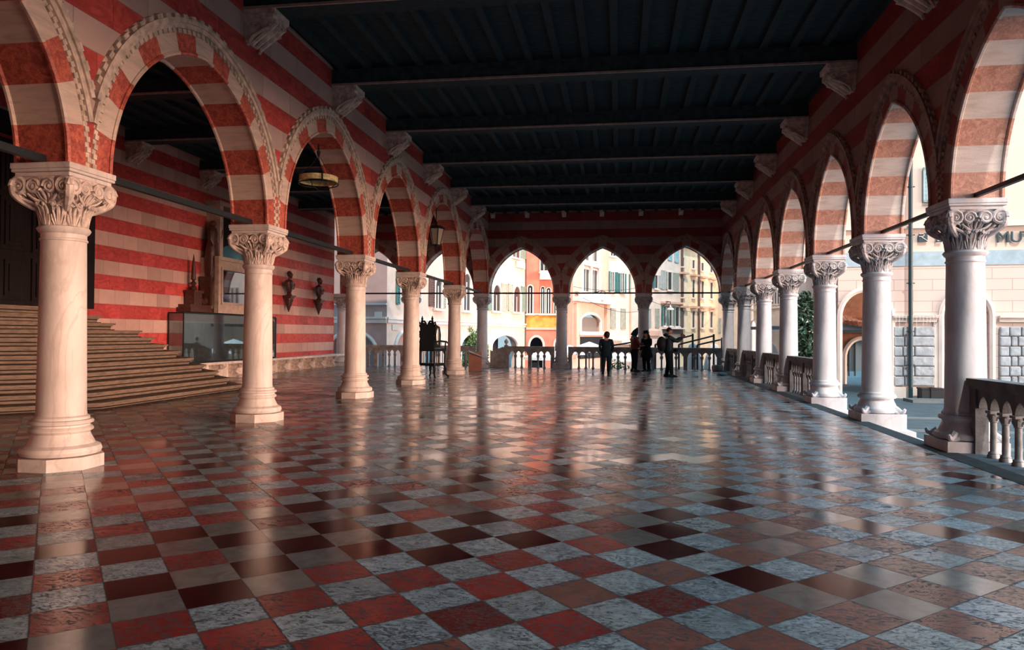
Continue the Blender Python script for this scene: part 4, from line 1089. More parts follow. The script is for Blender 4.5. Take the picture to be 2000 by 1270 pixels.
G1 = 'houses round the square'
A0 = Facade('house', 600, 41.0, 755, 40.0, -1.7, 11, ST['cream_shaded'], 'shaded side of the cream house behind the left end of the far wall', G1, arches=[(640, 737, 690, 646, 0)])
A0.band('string_course', 621, 735, .12, .14, ST['trim']); A0.band('string_course', 627.5, 735, .2, .08, ST['trim']); A0.band('string_course', 594, 735, .10, .08, ST['trim'])
A0.block('street_sign', 732, 609, 746, 619, .001, .05, ST['trim'])
A0.block('side_wall', 600, 400, 755, 720, -.51, -6.0, ST['cream_shaded'])
A1 = Facade('house', 755.3, 40.0, 1026, 61.5, -1.7, 17, ST['cream'], 'long sunlit cream house with arched windows and street arcade', G1,
            arches=[(771, 812, 680, 647.5, 0), (826, 862, 680, 649, 0), (898, 943, 678, 651, 0), (958, 1010, 678, 653, 0)])
A1.band('string_course', 622.3, 765, .12, .12, ST['trim']); A1.band('string_course', 628, 765, .16, .08, ST['trim'])
A1.block('street_sign', 765, 634, 776, 645, .001, .05, ST['white'])
for (a, b, c, d_) in ((848, 862, 543, 602), (903, 918, 533, 606), (961, 977, 555, 607), (1001, 1016, 558, 609)): A1.window(a, c, b, d_, arched=True)
A1.shutter(837, 540, 847, 599, SH['brown']); A1.shutter(863, 546, 869, 602, SH['sage'])
A1.shutter(773, 530, 779, 595, SH['teal'])
A1.shutter(978.5, 554, 989, 608, SH['sage']); A1.shutter(992, 555, 1000, 608, SH['sage']); A1.shutter(1017, 560, 1026, 609, SH['green']); A1.shutter(952, 553, 959, 607, SH['green'])
A1.window(1000, 470, 1014, 503); A1.shutter(1016, 470, 1026, 505, SH['green']); A1.window(968, 460, 984, 498); A1.shutter(985, 462, 994, 498, SH['sage'])
A1.block('coat_of_arms', 1006, 512, 1022, 524, .001, .18, ST['pale'])
B0 = Facade('house', 1026.6, 61.5, 1118, 61.5, -1.7, 16, ST['red'], 'salmon red house with ochre painted band and small balcony', G1, arches=[(1033, 1062, 676, 657, 0), (1082, 1108, 676, 659, 0)])
B0.block('painted_band', 1028, 616, 1117, 640, .001, .03, ST['ochre']); B0.band('string_course', 642, 1050, .2, .10, ST['peach']); B0.band('string_course', 614, 1050, .12, .14, ST['trim'])
for (a, b, c, d_) in ((1030, 1041, 557, 612), (1056, 1064, 560, 612), (1067, 1076, 562, 612), (1082, 1090, 562, 612), (1106, 1113, 560, 612)): B0.window(a, c, b, d_, arched=True)
B0.window(1056, 495, 1069, 530); B0.block('balcony', 1054, 530, 1076, 547, .001, .7, ST['trim']); B0.block('drainpipe', 1025.6, 480, 1027.4, 690, .02, .16, SH['brown'])
B0.window(1090, 495, 1103, 530)
C0 = Facade('house', 1118.6, 60.5, 1188, 68.0, -1.7, 19, ST['peach'], 'peach stone house with arched grilled window over a ground floor opening', G1, arches=[(1133, 1172, 627, 612.5, 648)])
C0.block('cornice', 1118, 583, 1187, 592, .001, .6, ST['trim']); C0.block('balcony_rail', 1122, 572, 1184, 583, .35, .5, ST['pale'])
for (a, b, c, d_) in ((1137, 1149, 526, 575), (1153, 1165, 528, 575), (1137, 1149, 455, 508), (1153, 1165, 458, 510)): C0.window(a, c, b, d_, sill=False)
for u in (1134, 1151, 1167): C0.block('pilaster', u - 1.2, 440, u + 1.2, 583, .001, .25, ST['trim'])
C0.block('cornice', 1132, 514, 1170, 521, .001, .3, ST['trim'])
for (a, b) in ((1120, 1124), (1180, 1185)): C0.block('pilaster', a, 592, b, 700, .001, .3, ST['peach'])
C0.block('window_grille', 1134, 620, 1171, 648, -.3, -.27, mat('grey_iron_grille', (.20, .17, .15), .6)); C0.block('ledge', 1126, 648, 1180, 655, .001, .35, ST['trim'])
C0.block('shop_opening', 1133, 658, 1176, 700, .001, .06, M['dark_room'])
D0 = Facade('house', 1188.6, 68.0, 1262, 72.0, -1.7, 19, ST['white'], 'pale cream house with sage shutters and dark shuttered upper windows', G1)
D0.shutter(1192, 602, 1201.5, 642, SH['sage']); D0.shutter(1212, 603, 1221, 643, SH['sage'])
for (a, b, c, d_) in ((1192, 1198, 532, 570), (1212, 1218, 534, 571)): D0.window(a, c, b, d_)
for (a, b, c, d_) in ((1188.8, 1191.2, 530, 570), (1199, 1201.5, 532, 571), (1203, 1206, 532, 571), (1207.5, 1211, 534, 571), (1219, 1222, 535, 571), (1228, 1231, 536, 572)): D0.shutter(a, c, b, d_, SH['teal'])
D0.window(1192, 487, 1201, 500); D0.shutter(1202, 492, 1208, 502, SH['green'])
D0.block('awning', 1188, 665, 1236, 672, .001, 1.6, ST['white']); D0.block('drainpipe', 1230, 480, 1231, 690, .02, .12, ST['peach'])
E0 = Facade('house', 1262.8, 72.0, 1329, 76.0, -1.7, 20, ST['white'], 'white house with rows of green and blue shutters, in the right pointed arch', G1)
for (a, b, c, d_, m_) in ((1291, 1295, 597, 637, 'teal'), (1300, 1306, 598, 637, 'green'), (1312, 1318, 599, 637, 'green'), (1326, 1328.6, 601, 637, 'green'), (1279, 1287, 603, 640, 'sage'), (1265, 1270.5, 603, 639, 'sage'),
                         (1274, 1278, 536, 563, 'teal'), (1284, 1290, 538, 563, 'grey'), (1291, 1299, 528, 565, 'grey'), (1300.5, 1303, 531, 566, 'sage'), (1312, 1325, 533, 570, 'sage'), (1304, 1312, 487, 509, 'blue'), (1317, 1325, 481, 513, 'blue'), (1295, 1299, 498, 505, 'blue')):
    E0.shutter(a, c, b, d_, SH[m_])
for (a, b, c, d_) in ((1295.5, 1299.5, 599, 636), (1306.5, 1311.5, 599, 636), (1318.5, 1325.5, 600, 637), (1278.5, 1283.5, 538, 563), (1304, 1311, 532, 566)): E0.window(a, c, b, d_, mull=False)
E0.block('cornice', 1290, 590, 1329, 594, .001, .35, ST['peach']); E0.block('shop_sign', 1294, 643, 1328, 652, .001, .25, mat('dark_shop_sign', (.10, .09, .11), .5)); E0.block('shop_sign', 1262, 646, 1287, 656, .001, .2, ST['peach'])
E0.block('awning', 1292, 640.5, 1328, 643, .001, .9, ST['trim'])
F0 = Facade('house', 1329.6, 76.0, 1402, 83.5, -1.7, 11.3, ST['yellow'], 'soft yellow house with three rows of small windows and a moulded roof edge', G1)
_z = 11.3
MB().prism([(0, _z), (F0.L, _z), (F0.L, _z + .5), (0, _z + .5)], -.5, .7, F0.f).prism([(0, _z - .4), (F0.L, _z - .4), (F0.L, _z - .001), (0, _z - .001)], .001, .35, F0.f).build('roof_cornice', ST['yellow'], F0.e)
for u, dv in ((1333, 0), (1353.5, 4), (1371, 8), (1388.5, 11)):
    F0.window(u - 2.2, 503.5 + dv * 1.3, u + 2.2, 520 + dv * 1.1, frame='trim', mull=False)
    F0.window(u - 2.2, 543.5 + dv * .8, u + 2.2, 580 + dv * .3, frame='trim', mull=False); F0.window(u - 2.4, 607 + dv * .2, u + 2.4, 640, frame='trim', mull=False)
    F0.block('window_hood', u - 6, 532.5 + dv * 1.0, u + 6, 536 + dv * 1.0, .001, .45, ST['peach']); F0.block('window_hood', u - 6, 597.5 + dv * .2, u + 6, 601.5 + dv * .2, .001, .45, ST['peach'])
F0.block('drainpipe', 1329.8, 480, 1330.8, 690, .02, .2, SH['brown']); F0.block('drainpipe', 1363, 495, 1364, 690, .02, .2, SH['brown'])
H0 = Facade('house', 1402.8, 83.5, 1470, 80.0, -1.7, 16, ST['white'], 'pale house front glimpsed between the corner columns', G1, arches=[(1466, 1469.8, 640, 626, 0)])
H0.shutter(1404.5, 622, 1409, 650, SH['grey']); H0.window(1440, 560, 1446, 590)
I0 = Facade('palazzo', 1471, 78.0, 1600, 60.0, -1.7, 14, ST['pale'], 'pale stone palace with tall gothic windows above the magnolia', G1, arches=[(1466, 1479, 640, 626, 0)])
for u in (1475, 1511, 1516.5, 1522, 1563, 1576): I0.window(u - 2.2, 557, u + 2.2, 593, arched=True, mull=False)
I0.block('string_course', 1471, 597, 1600, 601, .001, .3, ST['trim']); I0.block('awning', 1503, 638, 1545, 644, .5, 2.0, mat('dark_blue_awning', (.02, .03, .06), .6))
# ---------------- right-hand building with rusticated ground floor
def rustic():
    m = bpy.data.materials.new('cream_ashlar'); m.use_nodes = True; nt = m.node_tree; b = nt.nodes['Principled BSDF']
    tcn = nt.nodes.new('ShaderNodeTexCoord'); mp = nt.nodes.new('ShaderNodeMapping'); mp.inputs['Rotation'].default_value = (PI / 2, 0, 0)
    sp = nt.nodes.new('ShaderNodeSeparateXYZ'); nt.links.new(tcn.outputs['Object'], sp.inputs[0])
    cb = nt.nodes.new('ShaderNodeCombineXYZ'); nt.links.new(sp.outputs['X'], cb.inputs[0]); nt.links.new(sp.outputs['Z'], cb.inputs[1])
    br = nt.nodes.new('ShaderNodeTexBrick'); nt.links.new(cb.outputs[0], br.inputs['Vector'])
    br.inputs['Scale'].default_value = 1.0; br.inputs['Brick Width'].default_value = 1.15; br.inputs['Row Height'].default_value = .36; br.inputs['Mortar Size'].default_value = .012
    br.inputs['Color1'].default_value = (.68, .57, .51, 1); br.inputs['Color2'].default_value = (.65, .55, .50, 1); br.inputs['Mortar'].default_value = (.46, .36, .32, 1)
    hi = math_node(nt, 'GREATER_THAN', sp.outputs['Z'], 4.35)
    nt.links.new(mixrgb(nt, hi, br.outputs['Color'], (.70, .59, .51)), b.inputs['Base Color']); b.inputs['Roughness'].default_value = .85
    return m
RB = Facade('palazzo', 1636.5, 24.85, 2400, 22.0, -.45, 14, rustic(), 'large cream building on the right with street arches and rough stone base', None,
            arches=[(1639, 1742, 619, 566, 0), (1837, 1937, 617, 568, 0), (2040, 2160, 617, 566, 0)], thick=.7, dark=False)
RB.block('painted_band', 1650, 487, 2390, 516, .001, .03, mat('pale_blue_painted_band', (.36, .50, .58), .8, noise=.2))
RB.block('string_course', 1650, 436, 2390, 440.5, .001, .14, ST['pale'])
RB.block('side_wall', 1637.2, 250, 1640, 778, -.71, -14, ST['pale'])
M['rough'] = mat('rough_hewn_block', (.40, .46, .50), .85, .2, noise=.3, nscale=5, bump=1.0, bscale=9)
for (a, b) in ((1743, 1824), (1950, 2032), (2170, 2250)):
    RB.block('impost_cornice', a - 1, 617, b + 8, 621, .001, .20, ST['pale']); RB.block('impost_cornice', a, 621, b + 4, 629, .001, .12, ST['pale'])
    for k in range(6):
        v0 = 638.5 + k * 19.4
        j_ = a + (b - a) * (.28 if k % 2 else .24); j2 = a + (b - a) * (.52 if k % 2 == 0 else .44)
        for x0, x1 in ((a + 1, j_ - 1), (j_ + .5, j2 - 1), (j2 + .5, b - 1)):
            o = RB.block('rusticated_block', x0, v0, x1, v0 + 18, .001, .13, M['rough']); bv = o.modifiers.new('bevel', 'BEVEL'); bv.width = .035; bv.segments = 2
    RB.block('plinth_block', a, 756, b, 779, .001, .10, ST['pale']); RB.block('pilaster', b, 629, b + 12, 778, .001, .05, ST['pale'])
dp = MB(); s_, zt = RB.px(1775, 300); dp.lathe([(.065, -.45), (.065, zt - .0)], 12, RB.f(s_, 0, .22)); zb_ = RB.px(1775, 700)[1]
dp = MB(); q = RB.f(s_, 0, .22); dp.lathe([(.068, 0), (.068, 9.5)], 12, (q.x, q.y, 0))
for z in (1.1, 2.2, 3.8, 5.4, 7.0): dp.lathe([(.085, z), (.085, z + .05)], 12, (q.x, q.y, 0)).box(q.x - .13, q.x + .13, q.y - .02, q.y + .02, z + .01, z + .04)
dp.build('drainpipe', mat('dark_teal_pipe', (.015, .05, .065), .4), RB.e, smooth=True)
RB.shutter(1802, 328, 1812, 396, SH['blue']); RB.shutter(1813, 328, 1823, 396, SH['blue']); RB.window(1824, 328, 1850, 396); RB.window(1935, 250, 1965, 300) if False else None
def text3d(txt, fac, u, v_top, v_bot, m, name, spacing=1.0, parent=None, shift=Vector((0, 0, 0))):
    cu = bpy.data.curves.new('lettering', 'FONT'); cu.body = txt; cu.extrude = .03; cu.space_character = spacing
    s0, zt = fac.px(u, v_top); zb = fac.px(u, v_bot)[1]
    cu.size = (zt - zb) / .70
    tmp = bpy.data.objects.new('lettering_tmp', cu); COL.objects.link(tmp)
    bpy.context.view_layer.update()
    me = bpy.data.meshes.new_from_object(tmp.evaluated_get(bpy.context.evaluated_depsgraph_get()))
    bpy.data.objects.remove(tmp)
    me.materials.clear(); me.materials.append(m)
    o = bpy.data.objects.new(name, me); COL.objects.link(o); o.parent = parent or fac.e
    d, n = fac.d, fac.n
    R = Matrix(((d.x, 0, n.x), (d.y, 0, n.y), (0, 1, 0))).to_4x4()
    o.matrix_local = Matrix.Translation(shift) @ Matrix.Translation(fac.f(s0, zb, .08)) @ R
    return o
letm = mat('dark_teal_letters', (.03, .07, .085), .5)
sg = empty('wall_lettering', RB.f(0, 0, 0) + RB.e.location, 'dark raised capital letters reading MUT on the right-hand building, cut by the photo edge', 'lettering')
for i_, (ch_, u_, v0_, v1_) in enumerate((('M', 1943, 453, 474.5), ('U', 1970.5, 452.5, 474), ('T', 1994.5, 452, 473.5), ('L', 1824, 456, 474))):
    o = text3d(ch_, RB, u_, v0_, v1_, letm, 'raised_letter', parent=sg, shift=RB.e.location - sg.location)
lg = RB.block('logo_plate', 1793, 456.5, 1810, 473, .05, .10, letm)
lg2 = MB(); sA, zA = RB.px(1793, 457); sB, zB = RB.px(1810, 472.5)
lg2.tube([RB.f(sA + (sB - sA) * a, zB + (zA - zB) * b, .11) for a, b in ((.0, .62), (.45, .62), (.62, .78), (.5, .95), (.0, .95))], .012, 5).tube([RB.f(sA + (sB - sA) * a, zB + (zA - zB) * b, .11) for a, b in ((.3, .55), (1, .05))], .012, 5)
lg2.build('logo_lines', ST['trim'], RB.e)
# icicle string lights along the impost
il = MB(); wm = mat('white_light_string', (.75, .78, .80), .5)
s0_, z0_ = RB.px(1743, 616.5); s1_, _ = RB.px(1836, 616.5)
il.tube([RB.f(s0_ + (s1_ - s0_) * k / 10, z0_, .24) for k in range(11)], .008, 4)
for k in range(14):
    s_ = s0_ + (s1_ - s0_) * (k + .5) / 14; ln_ = [.25, .42, .18, .35, .3][k % 5]
    il.tube([RB.f(s_, z0_, .24), RB.f(s_ + .01, z0_ - ln_ / 2, .25), RB.f(s_, z0_ - ln_, .24)], .006, 4)
o = il.build('icicle_light_string', wm); o.location = RB.e.location; tag(o, 'white icicle light string hung under the cornice of the right-hand building', 'string lights')
# inside the arches of the right-hand building
ins = empty('passage_wall', RB.e.location, 'brown inner wall with an arched glazed opening seen through the big street arch', 'wall')
sa_, sb_ = RB.px(1639, 700)[0], RB.px(1742, 700)[0]
MB().prism([(sa_ - .05, -.45), (sa_ - .03, -.45), (sa_ - .03, 4), (sa_ - .05, 4)], -6, -.71, RB.f).prism([(sb_ + .6, -.45), (sb_ + .7, -.45), (sb_ + .7, 4), (sb_ + .6, 4)], -6, -.71, RB.f).build('side_wall', mat('brown_plaster', (.22, .10, .06), .8, noise=.3), ins)
BK = Facade('glazed_shopfront', 1630, 31.5, 1790, 30.9, -.45, 3.6, mat('orange_brown_plaster', (.30, .13, .07), .8, noise=.3), 'orange brown shop wall with arched glass door and vertical lettering inside the passage', None, arches=[(1649, 1716, 700, 661, 0)], thick=.3, dark=False)
BK.e['category'] = 'shopfront'
BK.block('lintel_beam', 1632, 633, 1742, 645, .05, .5, mat('pale_blue_beam', (.30, .42, .48), .7)); BK.block('lintel_beam', 1632, 645, 1742, 650, .05, .3, mat('teal_beam', (.10, .18, .20), .7))
pn = mat('cool_glass_panel', (.45, .62, .70), .15, .6)
for (a, b) in ((1650, 1658.5), (1661, 1670), (1673, 1692), (1695, 1714)): BK.block('glass_leaf', a, 662, b, 726, -.25, -.2, pn)
for a in (1659.5, 1671.5, 1693.5): BK.block('mullion', a - 1, 655, a + 1, 735, -.24, -.1, letm)
for i_, ch_ in enumerate('FAGOLIN'):
    text3d(ch_, BK, 1651.2, 671 + i_ * 6.6, 676 + i_ * 6.6, letm, 'raised_letter').location += Vector((BK.n.x, BK.n.y, 0)) * -.24
rf = MB(); 
for k in range(9):
    rf.tube([BK.f(BK.px(1640 + k * 9, 640)[0], BK.px(1640 + k * 9, 617 + k * 3.2)[1], .1), BK.f(BK.px(1640 + k * 9, 640)[0], BK.px(1640 + k * 9, 630 + k * 1.0)[1] - .02, 1.0)], .11, 6)
o = rf.prism([(BK.px(1638, 640)[0], BK.px(1640, 632)[1]), (BK.px(1742, 640)[0], BK.px(1742, 632)[1]), (BK.px(1742, 640)[0], BK.px(1742, 645)[1]), (BK.px(1660, 640)[0], BK.px(1660, 617)[1]), (BK.px(1638, 640)[0], BK.px(1638, 616)[1])], -.0, .09, BK.f).build('porch_roof', ST['tile'], BK.e)
DB = Facade('shop_window', 1825, 25.6, 1950, 25.2, -.45, 3.3, mat('deep_blue_glass', (.01, .04, .08), .1, .8), 'deep blue shop window inside the second street arch behind the nearest right column', None, thick=.1)
DB.e['category'] = 'shop window'
for k, (uu, ww) in enumerate(((1801, 12), (1818, 8))):
    s_, _ = RB.px(uu, 770); q = RB.f(s_, -.45, .55) + RB.e.location
    o = MB().box(-.22, .22, -.2, .2, 0, .36).box(-.24, .24, -.22, .22, .36, .40).build('waste_bin', M['iron']); o.location = (q.x, q.y, -.449); tag(o, ['low black bin standing left of the pilaster on the right', 'low black bin beside the street arch, right one of two'][k], 'bin', 'bins by the right building')

# ---------------- parasols, rails, plants
def open_parasol(u, d, r, z, label):
    p = at_depth(u, d)
    e = empty('open_parasol', (p.x, p.y, -1.7), label, 'parasol', 'open parasols on the square')
    H = z + 1.7
    MB().lathe([(r, H - .62), (r * .98, H - .45), (r * .5, H - .2), (.02, H)], 8, caps=False).build('canopy', M['white_cloth'], e)
    MB().lathe([(.03, 0), (.03, H - .05)], 8).build('pole', M['iron'], e); MB().lathe([(.3, 0), (.3, .06), (.05, .09)], 12).build('foot', M['iron'], e)
open_parasol(1151, 44, 1.15, 1.18, 'open white parasol with its peak above the balustrade, left of the dark coated woman')
open_parasol(1112, 46, 1.0, .95, 'open white parasol low behind the balustrade under the red house')
open_parasol(1212, 45, 1.2, .62, 'open white parasol mostly hidden behind the balustrade, right of the woman looking left')
open_parasol(1062, 46, 1.3, .62, 'open white parasol seen through balusters under the salmon red house')
def closed_parasol(u, d, z, r, label):
    p = at_depth(u, d); e = empty('closed_parasol', (p.x, p.y, -1.7), label, 'parasol', 'closed parasols behind the far balustrade')
    H = z + 1.7; mb = MB(); n = 20; prof = [(r * .8, .5), (r, 1.0), (r * .95, 1.6), (r * .75, 2.2), (r * .35, 2.8), (.03, H)]
    vs_ = [(rr * (1 + (.18 if k % 2 else -.18)) * math.cos(2 * PI * k / n), rr * (1 + (.18 if k % 2 else -.18)) * math.sin(2 * PI * k / n), z_) for rr, z_ in prof for k in range(n)]
    mb.add(vs_, [(i * n + k, i * n + (k + 1) % n, (i + 1) * n + (k + 1) % n, (i + 1) * n + k) for i in range(len(prof) - 1) for k in range(n)])
    mb.build('folded_canopy', M['white_cloth'], e); MB().lathe([(.03, 0), (.03, H + .1)], 8).build('pole', M['iron'], e)
closed_parasol(1353, 37.5, 1.22, .46, 'closed white parasol behind the right end of the far balustrade, left one of two')
closed_parasol(1395, 37.5, 1.20, .50, 'closed white parasol next to the corner column')
closed_parasol(1507, 33, 1.3, .45, 'closed white parasol beyond the right arcade, between fifth and sixth columns')
def rail(u0, v0, u1, v1, d, label):
    a = CP + ray(u0, v0) * d; b = CP + ray(u1, v1) * d
    e = empty('sloping_handrail', (b.x, b.y, -1.7), label, 'handrail', 'black sloping handrails')
    O = e.location
    MB().tube([a - O, b - O], .045, 6).build('rail', M['iron'], e)
    MB().tube([(0, 0, 0), (0, 0, b.z - O.z + .08)], .05, 8).build('post', M['iron'], e)
    MB().tube([(a.x - O.x, a.y - O.y, 0), (a.x - O.x, a.y - O.y, a.z - O.z)], .05, 8).build('post', M['iron'], e)
rail(1280, 673, 1353, 655, 36.3, 'black sloping handrail behind the photographing man, upper left one')
rail(1326, 673, 1394, 656, 36.0, 'black sloping handrail ending above the right closed parasol')
rail(1190, 676, 1246, 667, 36.8, 'black sloping handrail just left of the photographing man')
rail(1362, 674, 1410, 663, 35.6, 'lowest black sloping handrail beside the corner column')
def leaves(name, c, rad, n, m, size, label, cat, trunk=True, seed=1, kind_group=None):
    r_ = random.Random(seed); e = empty(name, (c[0], c[1], c[2]), label, cat, kind_group)
    mb = MB()
    for _ in range(n):
        while True:
            p = Vector((r_.uniform(-1, 1), r_.uniform(-1, 1), r_.uniform(-1, 1)))
            if .35 < p.length < 1: break
        w_ = 1 - .35 * max(0, p.z)
        p = Vector((p.x * rad[0] * w_, p.y * rad[1] * w_, rad[2] * (p.z + 1) + .25))
        d = Vector((r_.uniform(-1, 1), r_.uniform(-1, 1), r_.uniform(-.6, 1))).normalized(); s = d.cross(Vector((r_.uniform(-1, 1), r_.uniform(-1, 1), .3))).normalized()
        L_ = size * r_.uniform(.7, 1.3)
        up = d.cross(s) * L_ * .12
        mb.add([p - s * L_ * .0, p + d * L_ * .5 + s * L_ * .28 + up, p + d * L_, p + d * L_ * .5 - s * L_ * .28 + up], [(0, 1, 2), (0, 2, 3)])
    o = mb.build('foliage', m, e)
    if trunk: MB().tube([(0, 0, 0), (.03, 0, rad[2] * .6), (0, .03, rad[2] * 1.7)], [.09, .07, .03], 8).build('trunk', SH['brown'], e)
p = at_depth(1572, 25); leaves('magnolia_tree', (p.x, p.y, -.45), (.66, .72, 1.65), 2600, M['leaf'], .20, 'dark glossy magnolia tree behind the right arcade', 'tree', seed=4)
p = at_depth(1205, 37); leaves('green_shrub', (p.x, p.y, -1.7), (.6, .5, .9), 700, M['bush'], .13, 'bright green shrub seen between the far balusters', 'shrub', seed=5)
p = at_depth(1233, 37); leaves('green_shrub', (p.x, p.y, -1.7), (.35, .35, .8), 350, M['bush'], .12, 'small green shrub below the far balustrade, left of the hooded person', 'shrub', seed=6)
p = at_depth(918, 50.5); leaves('green_tree', (p.x, p.y, -1.7), (1.5, .8, 1.75), 1500, M['bush'], .22, 'green tree filling a street arch of the cream house', 'tree', seed=7)
# lamps on the square
for (u, v, fc, lb) in ((1163, 582, C0, 'street lamp with white shade hanging before the peach house'), (1295, 601, E0, 'street lamp with white shade hanging before the white house')):
    s_, z_ = fc.px(u, v); q = fc.f(s_, z_, .9) + fc.e.location; e = empty('street_lamp', q, lb, 'street lamp', 'lamps over the square')
    MB().lathe([(.36, -.25), (.34, -.12), (.12, -.02), (.07, .1), (.03, .3)], 14).build('shade', ST['trim'], e)
    n_ = fc.n; MB().tube([(0, 0, .3), (0, 0, .55), (-n_.x * .4, -n_.y * .4, .62), (-n_.x * .88, -n_.y * .88, .5)], .04, 5).tube([(-n_.x * .88, -n_.y * .88, .1), (-n_.x * .3, -n_.y * .3, .58)], .03, 5).build('bracket', M['iron'], e)
for k, (f0, u0, v0, f1, u1, v1, sg_) in enumerate(((C0, 1119, 560, D0, 1261, 556, .5), (C0, 1121, 572, E0, 1264, 600, .9), (E0, 1263, 585, F0, 1400, 600, .8))):
    p0, p1 = f0.px(u0, v0), f1.px(u1, v1)
    a = f0.f(p0[0], p0[1], .05) + f0.e.location; b = f1.f(p1[0], p1[1], .05) + f1.e.location
    out_ = Vector((.15, -.99, 0)) * 2.5
    o = MB().tube([a.lerp(b, i / 12) + (out_ - Vector((0, 0, sg_ * 1.2))) * 4 * (i / 12) * (1 - i / 12) - a for i in range(13)], .02, 4).build('festoon_wire', M['iron']); o.location = a
    tag(o, ['highest thin light wire strung in the middle pointed arch', 'sagging light wire in front of the peach and cream houses', 'sagging light wire in front of the yellow house'][k], 'wire', 'light wires over the square')

# ================================================================== people
SK = mat('skin', (.55, .30, .22), .55, .3)
def skin_mesh(name, m, chains, parent, sub=2):
    """chains: list of [(point, radius), ...]; chains starting with an int index attach to an existing vertex."""
    vs_, es_, rs_ = [], [], []
    for ch_ in chains:
        prev = None
        for item in ch_:
            if isinstance(item, int): prev = item; continue
            p, r = item; vs_.append(p); rs_.append(r if isinstance(r, tuple) else (r, r))
            if prev is not None: es_.append((prev, len(vs_) - 1))
            prev = len(vs_) - 1
    me = bpy.data.meshes.new(name); me.from_pydata([tuple(v) for v in vs_], es_, [])
    me.materials.append(m)
    o = bpy.data.objects.new(name, me); COL.objects.link(o); o.parent = parent
    md = o.modifiers.new('skin', 'SKIN'); sk = me.skin_vertices[0].data if me.skin_vertices else None
    if sk is None:
        bm = bmesh.new(); bm.from_mesh(me); bm.verts.layers.skin.verify(); bm.to_mesh(me); bm.free(); sk = me.skin_vertices[0].data
    for i, r in enumerate(rs_): sk[i].radius = r; sk[i].use_root = (i == 0)
    md.use_smooth_shade = True
    s2 = o.modifiers.new('sub', 'SUBSURF'); s2.levels = sub; s2.render_levels = sub
    return o
def hand(parent, wrist, d, up, m):
    """palm, four fingers of unequal length with knuckle bends, and a thumb from the side of the palm"""
    d = Vector(d).normalized(); up = Vector(up); up = (up - d * up.dot(d)).normalized(); s = d.cross(up)
    W = Vector(wrist)
    ch_ = [[(W, (.026, .020)), (W + d * .045, (.036, .018)), (W + d * .085, (.038, .016))]]
    for k, L_ in enumerate((.072, .082, .076, .058)):
        b = W + d * .085 + s * (.028 - .019 * k)
        ch_.append([2, (b + d * .012, .0095), (b + d * L_ * .5 - up * .006, .0088), (b + d * L_ * .8 - up * .022, .0082), (b + d * L_ * .92 - up * .036, .0072)])
    ch_.append([1, (W + d * .050 + s * .042, .011), (W + d * .075 + s * .060 - up * .008, .0098), (W + d * .098 + s * .058 - up * .018, .008)])
    skin_mesh('hand', m, ch_, parent, 1)
